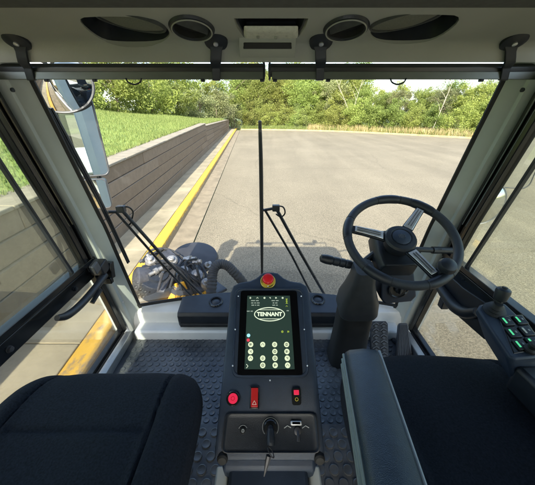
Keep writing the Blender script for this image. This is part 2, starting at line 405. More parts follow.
tag(blades('dry_grass', pts, .35, .85, .016, 'straw', .4), 'tall straw coloured dry grass along the far kerb of the lot', 'dry grass')
pts = []
for _ in range(14000):
    t = rn.uniform(0, .6); p = along(t, .22 + 2.6 * rn.random()); pts.append((p.x, p.y, -.03, 1.0))
tag(blades('weeds', pts, .2, .6, .022, 'blade', .7), 'low green weeds at the feet of the bushes beyond the lot', 'weeds')

# retaining wall
W = thing('retaining_wall', 'long brown block retaining wall with concrete cap beside the yellow kerb', 'wall', LY(-2.2, 4, 0))
g = MB(); nc = 5
def course(y0, y1):
    for c in range(nc):
        y = y0 - rn.uniform(0, 1.0); first = True
        while y < y1:
            ln = rn.choice((3.4, 4.1, 4.6)); a, b = max(y, y0), min(y + ln, y1); y += ln
            if b - a < .05: continue
            off = rn.uniform(-.006, .006); sb = .010 * c
            def zz(yy, k): return .10 + (wall_top(yy) - .02 - .10) * k / nc
            q = []
            for yy in (a + .003, b - .003):
                yw = min(max(yy, a + 1e-3), b - 1e-3)
                q.append([LY(-2.145 - sb + off, yy, zz(yw, c) + .004), LY(-2.145 - sb + off, yy, zz(yw, c + 1) - .004), LY(-2.40, yy, zz(yw, c + 1) - .004), LY(-2.40, yy, zz(yw, c) + .004)])
            g.loft(q)
course(-8, 15.19); course(15.21, 33.2)
g.build('wall_face', 'block', W, bevel=.008, seg=1)
MB().loft([[LY(-2.225, y, 0), LY(-2.225, y, wall_top(y) - .06), LY(-2.38, y, wall_top(y) - .06), LY(-2.38, y, 0)] for y in (-8, 0, 8, 15.19)]).loft(
    [[LY(-2.225, y, 0), LY(-2.225, y, wall_top(y) - .06), LY(-2.38, y, wall_top(y) - .06), LY(-2.38, y, 0)] for y in (15.22, 24, 33.1)]).build('wall_backing', mat('joint_dark', (.05, .042, .034), .95), W, smooth=False)
for y0, y1 in ((-8, 15.19), (15.21, 33.2)):
    g = MB(); y = y0
    while y < y1 - .01:
        b = min(y + 2.6, y1)
        g.loft([[LY(-2.155, yy, wall_top(min(max(yy, y0 + .01), y1 - .01)) + h) if k == 0 else LY(-2.55, yy, wall_top(min(max(yy, y0 + .01), y1 - .01)) + h) for k, h in ((0, -.018), (0, .022), (1, .028), (1, -.018))] for yy in (y + .004, b - .004)]); y = b
    g.build('cap', 'cap', W, bevel=.01)
# the wall turns away from the lot at its far end
g = MB()
for c in range(nc):
    z0 = .10 + .2 * c
    for k in range(6):
        a = R(15 * k); b = R(15 * (k + 1) - .6)
        def arc(t, r, z): return LY(-2.145 - 1.2 + r * math.cos(t), 33.25 + r * math.sin(t), z)
        g.loft([[arc(a, 1.2, z0), arc(a, 1.2, z0 + .19), arc(a, .95, z0 + .19), arc(a, .95, z0)], [arc(b, 1.2, z0), arc(b, 1.2, z0 + .19), arc(b, .95, z0 + .19), arc(b, .95, z0)]])
g.build('return_wall', 'block', W, bevel=.008, seg=1)

# ------------------------------------------------------------------ trees
def leaf_mesh(name, seed, rx, rz, n, size, m, clumps=52, flat=.8):
    r = np.random.RandomState(seed)
    C = []
    while len(C) < clumps:
        p = r.uniform(-1, 1, 3)
        q = np.linalg.norm(p)
        if .35 < q < 1: C.append(p * np.array([rx, rx, rz]) * (.75 + .4 * r.rand()))
    C = np.array(C); cr = r.uniform(.15, .42, len(C)) * rx
    k = r.randint(0, len(C), n)
    d = r.normal(size=(n, 3)); d /= np.linalg.norm(d, axis=1)[:, None]
    pos = C[k] + d * (cr[k] * r.rand(n) ** .45)[:, None] * np.array([1, 1, flat])
    a = r.normal(size=(n, 3)); a /= np.linalg.norm(a, axis=1)[:, None]
    b = np.cross(a, r.normal(size=(n, 3))); b /= np.linalg.norm(b, axis=1)[:, None]
    s = size * r.uniform(.5, 1.3, n)[:, None]
    vv = np.stack([pos - a * s, pos + b * s * .45, pos + a * s, pos - b * s * .45], 1).reshape(-1, 3)
    me = bpy.data.meshes.new(name); me.from_pydata(vv.tolist(), [], np.arange(4 * n).reshape(-1, 4).tolist()); me.materials.append(M[m])
    return me
def trunk_mesh(name, seed, h, r0, m, spread=.5, limbs=6):
    r = random.Random(seed); g = MB()
    top = Vector((r.uniform(-.2, .2), r.uniform(-.2, .2), h))
    g.tube(smooth_path([(0, 0, -.1), (r.uniform(-.08, .08), r.uniform(-.08, .08), h * .5), top], 4), [r0 * (1 - .7 * i / 8) for i in range(9)], 7)
    for k in range(limbs):
        a = r.uniform(0, 6.28); z = h * r.uniform(.15, .8); ln = h * spread * r.uniform(.5, 1)
        p = Vector((0, 0, z)); q = p + Vector((math.cos(a) * ln, math.sin(a) * ln, ln * .8))
        g.tube([p, p.lerp(q, .5) + Vector((0, 0, ln * .08)), q], [r0 * .45, r0 * .3, r0 * .1], 6)
    o = g.build(name, m); me = o.data; bpy.data.objects.remove(o); return me
BUSH = [leaf_mesh('crown_leaves', 11 + k, 1.45, 1.4, 11000, .062, 'leaf' if k != 2 else 'leaf_pale') for k in range(4)]
TALL = [leaf_mesh('crown_leaves', 31 + k, 1.8, 2.15, 14000, .070, 'leaf' if k != 3 else 'leaf_pale', 64) for k in range(4)]
TRB = [trunk_mesh('trunk_wood', 5 + k, 1.7, .055, 'bark') for k in range(2)]
TRT = [trunk_mesh('trunk_wood', 15 + k, 3.6, .09, 'bark') for k in range(2)]
ORD = 'first second third fourth fifth sixth seventh eighth ninth tenth eleventh twelfth thirteenth fourteenth fifteenth sixteenth seventeenth eighteenth nineteenth twentieth twenty-first twenty-second twenty-third twenty-fourth twenty-fifth twenty-sixth'.split()
def plant(name, crown, trunk, x, y, z, s, cz, label, cat, group, sz=1.0):
    t = thing(name, label, cat, (x, y, z), group)
    c = bpy.data.objects.new('crown', crown); COL.objects.link(c); c.parent = t; c.location = (0, 0, cz * s * sz); c.scale = (s, s, s * sz); c.rotation_euler = (0, 0, rn.uniform(0, 6.28))
    w = bpy.data.objects.new('trunk', trunk); COL.objects.link(w); w.parent = t; w.scale = (s, s, s * sz); w.rotation_euler = (0, 0, rn.uniform(0, 6.28))
    return t
n = 0
for k in range(20):
    t = .015 + k * .029; p = along(t, 2.3 + rn.uniform(-.5, .9)); s = rn.uniform(.85, 1.15)
    plant('bush', BUSH[rn.choice((0, 1, 3, 0, 1, 2))], TRB[k % 2], p.x, p.y, -.03, s, 1.15, f'{ORD[k]} green bush from the wall end in the front row beyond the lot', 'bush', 'bushes along the far side of the lot')
for k in range(19):
    t = .0 + k * .032; p = along(t, 5.0 + rn.uniform(-.8, 1.6)); low = .30 < t < .52
    s = rn.uniform(.78, .92) if low else rn.uniform(1.0, 1.3)
    plant('tree', TALL[rn.choice((0, 1, 2, 0, 1, 3))], TRT[k % 2], p.x, p.y, -.03, s, 3.0, f'{ORD[k]} leafy tree from the wall end in the row behind the front bushes', 'tree', 'trees behind the bushes')
for k in range(14):
    t = -.0 + k * .04; p = along(t, 9.5 + rn.uniform(-1, 2.2)); low = .28 < t < .55
    s = rn.uniform(.93, 1.06) if low else rn.uniform(1.35, 1.7)
    plant('tree', TALL[rn.choice((0, 1, 2))], TRT[k % 2], p.x, p.y, -.03, s, 3.0, f'{ORD[k]} tall tree from the wall end in the rearmost row of the thicket', 'tree', 'trees at the back of the thicket')
LB = [(-3.9, 35.6), (-5.6, 33), (-6.6, 29.5), (-7.6, 26.0), (-8.6, 22.8), (-9.6, 19.6), (-10.6, 16.6), (-12.0, 13.6), (-13.4, 10.4), (-15, 7)]
for k, (x, y) in enumerate(LB):
    L = x + .064 * y; s = rn.uniform(1.05, 1.4)
    plant('bush', BUSH[(0, 2, 2, 3, 1, 0, 1, 3, 0, 1)[k]], TRB[k % 2], x, y, bank_z(L, y) - .1 if y < 34 else .4, s, 1.0, f'{ORD[k]} bush on the grass bank, counting forward from the wall end towards the mirror' if k else 'bush standing right at the far end of the block wall', 'bush', 'bushes on the grass bank')
for k, (x, y) in enumerate([(-4.6, 38.5), (-7.5, 37), (-9.6, 33), (-11.4, 28), (-13.2, 23), (-15.5, 18), (-18, 13)]):
    L = x + .064 * y
    plant('tree', TALL[k % 4], TRT[k % 2], x, y, bank_z(L, y) - .1 if y < 34 else .3, rn.uniform(1.15, 1.4), 2.5, f'{ORD[k]} tree behind the bank bushes, counting from the wall end', 'tree', 'trees behind the bank bushes')
for k in range(14):
    p = along(.62 + .027 * k, 3.5 + rn.uniform(-.8, 2.5))
    plant('tree', TALL[k % 3], TRT[k % 2], p.x, p.y, -.03, rn.uniform(1.0, 1.35), 2.4, f'{ORD[k]} tree along the right side of the lot, counting towards the machine', 'tree', 'trees along the right side of the lot')
# slender pale trunks leaning out of the thicket
for k, (u0, v0, u1, v1, y, lab) in enumerate([(346, 106, 336, 79, 32.5, 'slender pale bare trunk leaning left, left one of the V-shaped pair'), (354, 106, 363, 79, 32.8, 'slender pale bare trunk leaning right, right one of the V-shaped pair'), (433, 128, 452, 84, 26.2, 'tall slender pale bare trunk leaning right behind the right pillar')]):
    a = at(u0, v0, y=y); b = at(u1, v1, y=y + .5); a0 = a + (a - b) * ((a.z + .1) / (b.z - a.z))
    t = thing('bare_tree', lab, 'tree', (a0.x, a0.y, -.03), 'pale bare trunks')
    MB().tube(smooth_path([a0, a0.lerp(b, .5) + Vector((.05, 0, .1)), b, b + (b - a) * .5], 4), [.030 - .0018 * i for i in range(13)], 7).build('trunk', 'bark_pale', t)
    g = MB()
    for q in range(5):
        s0 = a0.lerp(b, .5 + q * .12); s1 = s0 + Vector((rn.uniform(-.8, .8), rn.uniform(-.3, .3), rn.uniform(.5, 1.1)))
        g.tube([s0, s0.lerp(s1, .5) + Vector((0, 0, .06)), s1], [.02, .014, .005], 5)
    g.build('branches', 'bark_pale', t)['kind'] = 'stuff'

# ================================================================== CAB
CAB = thing('sweeper_cab', 'interior of a sweeper cab with grey pillars, glass doors and a moulded headliner', 'vehicle cab', (0, .2, .9))
YD = [(-.30, .83), (-.10, .885), (.08, .934), (.437, 1.033), (.925, 1.128), (1.1, 1.16)]        # door side of the pillar
YW = [(-.30, .87), (-.10, .925), (.0875, .98), (.46, 1.085), (.973, 1.195), (1.1, 1.205)]        # windscreen side
FLOOR = 1.10
def yw(x, d): return pw(d, YW) + .115 * (1 - (x / .70) ** 2)
def wsp(u, v, off=0.0):
    r = ray(u, v); t = 1.2 / r.y
    for _ in range(30):
        p = O + r * t; t += (yw(p.x, EYE - p.z) + off - p.y) / r.y * .8
    return O + r * t

# roof, rear wall, hopper behind, lower body
g = MB(); rr = []
for y, h, ins in ((-.72, .235, .03), (-.70, .30, .03), (-.55, .335, .0), (.80, .335, .0), (1.0, .315, .02), (1.075, .27, .05), (1.08, .235, .06)):
    rr.append([Vector((x, y, EYE + z)) for x, z in ((-.84 + ins, .225), (-.83 + ins, h - .03), (-.78 + ins, h), (.78 - ins, h), (.83 - ins, h - .03), (.84 - ins, .225))])
g.loft(rr).build('roof', 'white', CAB, bevel=.01)
g = MB()
for x0, x1, d0, d1 in ((-.81, .81, -.225, .10), (-.81, .81, .72, 1.09), (-.81, -.70, .10, .72), (.70, .81, .10, .72)):
    g.prism([V(x0, -.685, d0), V(x1, -.685, d0), V(x1, -.685, d1), V(x0, -.685, d1)], [V(x0, -.635, d0), V(x1, -.635, d0), V(x1, -.635, d1), V(x0, -.635, d1)])
rw = g.build('rear_wall', 'liner_dark', CAB)
MB().prism([V(-.705, -.662, .095), V(.705, -.662, .095), V(.705, -.662, .725), V(-.705, -.662, .725)], [V(-.705, -.657, .095), V(.705, -.657, .095), V(.705, -.657, .725), V(-.705, -.657, .725)]).build('rear_fill_window', 'glass_low', rw, smooth=False)  # unseen opening, added so light from behind reaches the console
g = MB(); g.box((0, -1.9, 1.02), (1.62, 2.3, .52)); g.box((0, -1.9, .55), (1.2, 2.2, .4)); g.build('hopper', 'white', CAB, bevel=.05, seg=3)  # out of view; kept low so skylight passes into the rear opening
g = MB(); g.box((0, .28, .70), (1.66, 1.80, .36)); g.build('lower_body', 'white', CAB, bevel=.03, seg=3)
g = MB()
for sx in (-1, 1):
    g.lathe((sx * .62, .1, .33), (1, 0, 0), [(.10, -.12), (.30, -.12), (.33, -.09), (.33, .09), (.30, .12), (.10, .12)], 32)
for k, nm in enumerate((-1, 1)):
    MB().lathe((nm * .68, .1, .33), (1, 0, 0), [(.17, -.12), (.30, -.12), (.33, -.09), (.33, .09), (.30, .12), (.17, .12)], 32).build('wheel', 'rubber', CAB)
g = MB(); g.tube([(-.66, 1.0, EYE + .34), (-.66, 1.02, EYE + .42), (.66, 1.02, EYE + .42), (.66, 1.0, EYE + .34)], .012, 8)
for x in (-.48, .48): g.lathe((x, 1.02, EYE + .42), (0, 0, 1), [(.03, 0), (.04, .02), (.04, .06), (.02, .08)], 14)
for x0 in (-.34, .38):
    g.box((x0, 1.02, EYE + .385), (.20, .03, .05))
g.build('light_bar', 'black', CAB)

# ceiling and headliner (solid, with real recesses cut in)
g = MB(); g.loft([[V(x, -.63, -.182), V(x, .665, -.179), V(x, .688, -.183), V(x, .697, -.193), V(x, .697, -.222), V(x, -.63, -.222)] for x in (-.80, .80)]).build('ceiling_panel', 'liner_dark', CAB, bevel=.004)
HP = [(.703, .222), (.705, .202), (.716, .1955), (.74, .190), (.80, .1745), (.838, .1655), (.850, .1615), (.858, .156), (.864, .147), (.868, .134), (.871, .124), (.875, .1178), (.882, .121), (.89, .222)]
HN = Vector((0, -.25, -1)).normalized(); HC = V(0, .80, -.1745)
hl = MB().loft([[V(x, y, -h) for y, h in HP] for x in [-.80 + .1 * i for i in range(17)]]).build('headliner', 'liner', None)
def hp(u, v, depth=0.0): return hit(u, v, HC, HN) - HN * depth
cut = MB()
def cutter(poly, depth, taper=.85):
    a = [hp(u, v, -.012) for u, v in poly]; c = sum(a, Vector()) / len(a)
    b = [c + (p - c) * taper - HN * (depth + .012) for p in a]
    cut.prism(a, b)
RECL = [(73, 18), (100, 16.5), (140, 17), (158, 20), (169, 29), (171, 37), (160, 43), (120, 43.5), (99, 40.5)]
def chaikin(P, k=2):
    for _ in range(k): P = [q for a, b in zip(P, P[1:] + P[:1]) for q in ((a[0] * .75 + b[0] * .25, a[1] * .75 + b[1] * .25), (a[0] * .25 + b[0] * .75, a[1] * .25 + b[1] * .75))]
    return P
mir = lambda P: [(535 - u, v) for u, v in P]
RECR = mir([(68, 16), (100, 14.5), (138, 15), (154, 19), (164, 28), (166, 36), (156, 42), (118, 42.5), (95, 39)])
RECL, RECR = chaikin(RECL), chaikin(RECR)
cutter(RECL, .046, .93); cutter(RECR, .046, .93)
cutter([(233, 18.5), (309, 18.5), (306, 27), (299, 37.5), (243, 37.5), (236, 27)], .034, .95)
for u, v in ((192, 28.5), (346, 28.5)):
    c = hp(u, v); e1 = Vector((1, 0, 0)); e2 = HN.cross(e1)
    cut.prism([c + HN * .02 + (e1 * math.cos(t) + e2 * math.sin(t)) * .0435 for t in [k * math.pi / 24 for k in range(48)]], [c - HN * .024 + (e1 * math.cos(t) + e2 * math.sin(t)) * .0435 for t in [k * math.pi / 24 for k in range(48)]])
cb = cut.build('cutter', 'dark')
bo = hl.modifiers.new('cut', 'BOOLEAN'); bo.object = cb; bo.operation = 'DIFFERENCE'; bo.solver = 'EXACT'
dg = bpy.context.evaluated_depsgraph_get(); me = bpy.data.meshes.new_from_object(hl.evaluated_get(dg))
hl.modifiers.clear(); old = hl.data; hl.data = me; me.name = 'headliner'; bpy.data.objects.remove(cb)
me.materials.clear(); me.materials.append(M['liner'])
me.polygons.foreach_set('material_index', [0] * len(me.polygons)); me.polygons.foreach_set('use_smooth', [True] * len(me.polygons)); me.set_sharp_from_angle(angle=R(28))
b_ = hl.modifiers.new('edge', 'BEVEL'); b_.width = .004; b_.segments = 3; b_.limit_method = 'ANGLE'; b_.angle_limit = R(32)
attach(hl, CAB)
HX, HB = Vector((1, 0, 0)), HN.cross(Vector((1, 0, 0))).normalized()
if HB.y < 0: HB = -HB
for (u, v) in ((192, 28.5), (346, 28.5)):
    c = hp(u, v); sd_ = 1 if u < 267 else -1
    g = MB(); g.lathe(c - HN * .004, HN, [(.041, 0), (.0525, 0), (.053, .004), (.050, .009), (.0455, .0105), (.0425, .008), (.041, .002)], 48, caps=False)
    ring = g.build('air_vent', 'black', hl)
    MB().torus(c + HN * .0065, HN, .046, .0016, 48, 8).build('vent_trim', 'liner', ring)
    MB().lathe(c - HN * .016, HN, [(.042, 0), (.042, .004)], 36).build('vent_cup', 'dark', ring)
    MB().lathe(c, HN, [(.0430, .001), (.0405, .001), (.0405, -.018), (.0430, -.018)], 40, caps=False).build('vent_sleeve', 'dark', ring)
    dx = (HX * .80 + HB * .60 * sd_).normalized(); dy = HN.cross(dx)
    for q in (-1, 1):
        tn = (HN + dy * .8 * q).normalized(); e2 = dx.cross(tn)
        half_ = [c + HN * .003 + dx * (math.cos(R(t)) * .040) + e2 * (q * (abs(math.sin(R(t))) * .036 + .002) * (1 if e2.dot(dy) > 0 else -1)) for t in range(0, 181, 12)]
        MB().prism(half_, [p - tn * .003 for p in half_]).build('vent_flap', 'liner_dark', ring, bevel=.001)
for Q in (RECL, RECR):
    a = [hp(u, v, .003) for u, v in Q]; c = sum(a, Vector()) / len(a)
    MB().loft([[c + (p - c) * f - HN * h for p in a] for f, h in ((.965, 0), (.90, .038), (.5, .040), (.01, .0401))], caps=False).build('speaker_recess_shade', 'black', hl, ang=50)  # black lining paints the deep shade inside the speaker recesses
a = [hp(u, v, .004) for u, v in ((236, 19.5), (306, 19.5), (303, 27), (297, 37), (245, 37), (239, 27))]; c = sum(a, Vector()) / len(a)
MB().loft([[c + (p - c) * f - HN * h for p in a] for f, h in ((.965, 0), (.93, .028), (.5, .0285), (.01, .0286))], caps=False).build('lamp_recess_dark', 'black', hl, ang=50)  # black lining added to darken the recess around the lamp
for sgn, (u, v) in ((-1, (131, 27)), (1, (405, 26))):
    c = hp(u, v, .012); tn = (HN + HX * (sgn) * .16 + HB * .12).normalized(); a = (HX - tn * HX.dot(tn)).normalized(); b = tn.cross(a)
    ex, ey = .082, .046
    ell = lambda r, h: [c + a * math.cos(t) * ex * r + b * math.sin(t) * ey * r + tn * h for t in [k * math.pi / 22 for k in range(44)]]
    sp_ = MB().loft([ell(.93, 0), ell(.6, .007), ell(.2, .010)]).build('speaker_grille', 'grille', hl)
    MB().loft([ell(.92, -.004), ell(.93, .004), ell(.97, .005), ell(1.0, .001), ell(1.0, -.03)], caps=False).build('speaker_rim', 'liner_dark', sp_)
g = MB(); a = [hp(u, v, .005) for u, v in ((243, 27.5), (299, 27.5), (299, 37), (243, 37))]; b = [hp(u, v, -.003) for u, v in ((248, 30), (294, 30), (297, 38.0), (245, 38.0))]
g.prism(a, b).build('dome_lamp', 'lens', hl, bevel=.004, seg=3)
g = MB()
for u, v in ((258, 34.6), (276, 35.2)): g.lathe(hp(u, v, -.004), HN, [(.004, 0), (.0035, .004), (.001, .005)], 12)
g.build('lamp_switch', 'liner', hl)
g = MB(); g.loft([[V(x * w, .838, -.172), V(x * w, .842, -.149), V(x * w, .850, -.1355), V(x * w, .862, -.127), V(x * w, .868, -.129), V(x * w, .872, -.17)] for x, w in ((-.0760, .93), (-.0715, 1.0), (.0715, 1.0), (.0760, .93))])
sh_ = g.build('sensor_housing', 'liner', hl, bevel=.005, seg=3)
MB().prism([V(-.062, .8425, -.1555), V(.062, .8425, -.1555), V(.062, .8455, -.1425), V(-.062, .8455, -.1425)], [V(-.058, .8385, -.1545), V(.058, .8385, -.1545), V(.060, .8415, -.1425), V(-.060, .8415, -.1425)]).build('sensor_window', 'dark', sh_, bevel=.001)

# pillars
for s in (-1, 1):
    rings = []
    for d in (-.22, -.1, 0, .1, .25, .4, .55, .7, .85, .97, 1.06, 1.12):
        a, b = pw(d, YD), pw(d, YW); k = min(1, max(0, (d + .05) / .3))
        rings.append([V(s * .765, a, d), V(s * .752, a + .001, d), V(s * .742, a + .006, d), V(s * .738, lerp(a, b, .38), d), V(s * .727, lerp(a, b, .5), d), V(s * .708, b - .004, d), V(s * .700, b + .006, d), V(s * .712, b + .035, d), V(s * .80, b + .01, d), V(s * .835, b - .05, d), V(s * .835, a + .0, d)])
    pil = MB().loft(rings).build('windscreen_pillar', 'pillar', CAB, bevel=.003)
    for d in (-.055, .88):
        MB().lathe(V(s * .7385, lerp(pw(d, YD), pw(d, YW), .30), d), (-s, -.2, 0), [(.006, -.004), (.006, .002), (.003, .003)], 14).build('trim_plug', 'black' if d < .5 else 'silver', pil)
    # exterior drip edge of the windscreen side
# windscreen
n_, m_ = 24, 16
vs = []; xs = [-.705 + 1.41 * i / n_ for i in range(n_ + 1)]; ds = [-.225 + (.972 + .225) * j / m_ for j in range(m_ + 1)]
for d in ds:
    for x in xs: vs.append(V(x, yw(x, d) + .012, d))
fs = [(j * (n_ + 1) + i, j * (n_ + 1) + i + 1, (j + 1) * (n_ + 1) + i + 1, (j + 1) * (n_ + 1) + i) for j in range(m_) for i in range(n_)]
ws = MB().add(vs, fs).build('windscreen', 'glass', CAB)
g = MB()
def gk(path, w, n):       # black bonded border: flat band just inside the glass
    pass
bw = .012
for s in (-1, 1):
    g.loft([[V(s * .702, pw(d, YW) + .004, d), V(s * (.702 - bw), yw(.70 - bw, d) + .004, d), V(s * (.702 - bw), yw(.70 - bw, d) + .010, d), V(s * .702, pw(d, YW) + .010, d)] for d in ds])
g.loft([[V(x, yw(x, .962) + .004, .962), V(x, yw(x, .936) + .004, .940), V(x, yw(x, .936) + .010, .940), V(x, yw(x, .962) + .010, .962)] for x in xs])
g.build('seal', 'rubber', ws)
# front sill (white) under the windscreen
g = MB(); rings = []
for i in range(n_ + 1):
    x = -.735 + 1.47 * i / n_; y1 = yw(max(-.70, min(.70, x)), .965) + .02
    rings.append([V(x, 1.172, FLOOR + .02), V(x, 1.172, 1.012), V(x, 1.182, .985), V(x, 1.20, .976), V(x, max(1.205, y1), .962), V(x, y1 + .01, 1.02), V(x, y1 + .01, FLOOR + .15)])
g.loft(rings).build('front_sill', 'white', CAB, bevel=.003)
# lower nose outside
g = MB(); g.loft([[Vector((x, yw(max(-.7, min(.7, x)), .97) + .075 - .1 * k, z)) for x in xs] + [Vector((x, 1.1, z)) for x in reversed(xs)] for k, z in ((0, .955), (0, .72), (.6, .5))]).build('nose_panel', 'white', CAB, bevel=.01)

# floor mat with coin studs
def studs(x0, x1, y0, y1, d, pitch, r, h, g):
    row = 0; y = y0 + pitch * .5
    while y < y1 - r:
        x = x0 + pitch * (.5 + .5 * (row % 2))
        while x < x1 - r:
            g.lathe(V(x, y, d), (0, 0, 1), [(r, -.001), (r * .93, h * .8), (r * .8, h), (r * .55, h * .75)], 12)
            x += pitch
        y += pitch * .866; row += 1
g = MB(); g.box((0, .86, EYE - FLOOR - .015), (1.50, .64, .03)); studs(-.70, -.06, .60, 1.168, FLOOR, .034, .0125, .0035, g); studs(.06, .66, .60, 1.168, FLOOR, .034, .0125, .0035, g)
fm = g.build('floor_mat', 'mat', CAB)
g = MB(); g.box((0, -.06, EYE - .915), (1.48, 1.20, .03)); g.box((0, .53, EYE - 1.01), (1.48, .02, .19)); studs(-.24, -.085, .20, .535, .90, .038, .0145, .004, g); studs(.09, .26, .20, .535, .90, .038, .0145, .004, g); studs(-.73, -.6, .2, .535, .90, .038, .0145, .004, g)
g.build('platform_mat', 'mat', CAB)
g = MB()
for s in (-1, 1):
    sl = MB().box((s * .735, .42, EYE - 1.075), (.035, 1.38, .05)).build('door_sill', 'alu', CAB, bevel=.004)
    MB().box((s * .770, .42, EYE - 1.085), (.024, 1.38, .06)).build('sill_seal', 'rubber', sl, bevel=.004)

# doors
for s in (-1, 1):
    def DV(y, d, o=0.0): return V(s * (.772 + o), y, d)
    def slab(pts, o0, o1): return [DV(y, d, o0) for y, d in pts], [DV(y, d, o1) for y, d in pts]
    dtop, rt, rb, dbot = -.12, (.575 if s < 0 else .545), (.668 if s < 0 else .630), 1.07
    front = lambda d, k: pw(d, YD) - .006 - k
    g = MB()
    dd = [dtop, 0, .2, .4, (rt + rb) / 2]
    # broad framed band up the front edge
    for k0, k1, o0, o1 in ((0, .015, -.012, .02), (.0175, .0355, -.004, .02), (.038, .058, -.013, .02)):
        g.loft([[DV(front(d, k0), d, o0), DV(front(d, k1), d, o0), DV(front(d, k1), d, o1), DV(front(d, k0), d, o1)] for d in dd])
    g.loft([[DV(front(d, 0), d, .0), DV(front(d, .058), d, .0), DV(front(d, .058), d, .02), DV(front(d, 0), d, .02)] for d in dd])
    d2 = [(rt + rb) / 2, .8, .95, dbot]
    g.loft([[DV(front(d, 0), d, -.008), DV(front(d, .034), d, -.008), DV(front(d, .034), d, .02), DV(front(d, 0), d, .02)] for d in d2])
    # top, rear and bottom bars
    g.prism(*slab([(-.60, dtop), (front(dtop, 0), dtop), (front(dtop + .05, 0), dtop + .05), (-.60, dtop + .05)], -.008, .02))
    g.prism(*slab([(-.60, dtop), (-.55, dtop), (-.55, dbot), (-.60, dbot)], -.008, .02))
    g.prism(*slab([(-.60, dbot - .035), (front(dbot, 0), dbot - .035), (front(dbot, 0), dbot), (-.60, dbot)], -.006, .02))
    door = g.build('door', 'black_gloss', CAB, bevel=.003)
    # beading lines
    g = MB()
    for k in (.0162, .0367): g.tube([DV(front(d, k), d, -.010) for d in dd[:-1]], .0022, 6)
    g.build('bead', mat('tan_bead', (.20, .165, .10), .5) if s < 0 else mat('grey_bead', (.22, .23, .22), .4), door)
    g = MB(); fr_y = front((rt + rb) / 2, .0)
    g.prism(*slab([(-.58, rt), (fr_y, rt), (fr_y, rb), (-.58, rb)], .0, .02))
    g.prism(*slab([(-.58, rt), (fr_y, rt), (fr_y, rt + .022), (-.58, rt + .022)], -.014, .004))
    g.prism(*slab([(-.58, rt + .030), (fr_y, rt + .030), (fr_y, rt + .036), (-.58, rt + .036)], -.006, .004))
    rail = g.build('door_rail', 'black_gloss', door, bevel=.002)
    wg = MB(); wy = front(.3, .08)
    wg.prism(*slab([(-.56, dtop + .04), (front(dtop + .04, .05), dtop + .04), (front(.2, .05), .2), (front(rt + .01, .05), rt + .01), (-.56, rt + .01)], .008, .012)).build('window_glass', 'glass_door', door, smooth=False)
    MB().prism(*slab([(-.56, rb - .01), (front(rb, .03), rb - .01), (front(.85, .03), .85), (front(dbot - .03, .03), dbot - .03), (-.56, dbot - .03)], .008, .012)).build('lower_glass', 'glass_low', door, smooth=False)
    # sliding pane's upright
    g = MB(); g.loft([[DV(pw(d, [(0, .783), (.57, .928)]) + e, d, o) for e, o in ((-.0052, -.005), (.0052, -.005), (.0052, .010), (-.0052, .010))] for d in (dtop + .03, .2, rt + .005)]).build('pane_upright', 'black', door, bevel=.002)
    for k, (u, v) in enumerate(((10.5, 349), (77, 292))):
        p = at(u, v, x=-.768); c = V(s * .7725, p.y, lerp(rt, rb, .72))
        MB().lathe(c, (-s, 0, 0), [(.011, 0), (.011, .003), (.008, .003), (.008, .009), (.004, .010)], 6 if k else 14).build('bolt', 'steel' if k == 0 else 'black', door)
    if s < 0:
        px = [(57, 318), (66, 316), (76, 309), (86, 299), (96, 287), (105, 275)]
        pts = smooth_path([at(u, v, x=-.715) for u, v in px], 5)
        g = MB(); g.tube(pts, [.010 + .004 * min(1, i / 5) if i < 6 else .0145 for i in range(len(pts))], 12)
        g.tube([at(97, 289, x=-.715), at(100, 290, x=-.70), at(92, 303, x=-.71)], [.012, .010, .009], 8)
        g.build('door_handle', 'black', door)
        c = at(99, 267, x=-.735)
        g = MB(); g.box(c, (.06, .055, .055), Matrix.Rotation(R(15), 3, 'X')); la = g.build('latch', 'black', door, bevel=.006, seg=3)
        MB().box(at(96, 268, x=-.70), (.012, .036, .042), Matrix.Rotation(R(15), 3, 'X')).build('latch_button', 'shell', la, bevel=.003)
        g = MB(); g.box(at(107.5, 270, x=-.725), (.05, .03, .075), Matrix.Rotation(R(-12), 3, 'X')); g.box(at(108, 280, x=-.722), (.04, .022, .03)); g.build('strike_plate', 'black_gloss', la, bevel=.003)
    else:
        g = MB(); P = [(438, 284), (446, 296), (455, 307), (466, 313), (478, 312)]
        pts = smooth_path([at(u, v, x=.722) for u, v in P], 5)
        g.tube(pts, [.016 + .006 * math.sin(math.pi * i / (len(pts) - 1)) for i in range(len(pts))], 14)
        g.loft([[V(.735, y, d), V(.775, y, d), V(.775, y2, d2), V(.735, y2, d2)] for y, d, y2, d2 in ((1.00, .60, 1.0, .69), (.86, .60, .83, .715), (.72, .58, .70, .70))])
        g.box(at(444, 303, x=.735), (.03, .03, .045))
        g.build('door_handle', 'black', door, bevel=.003)

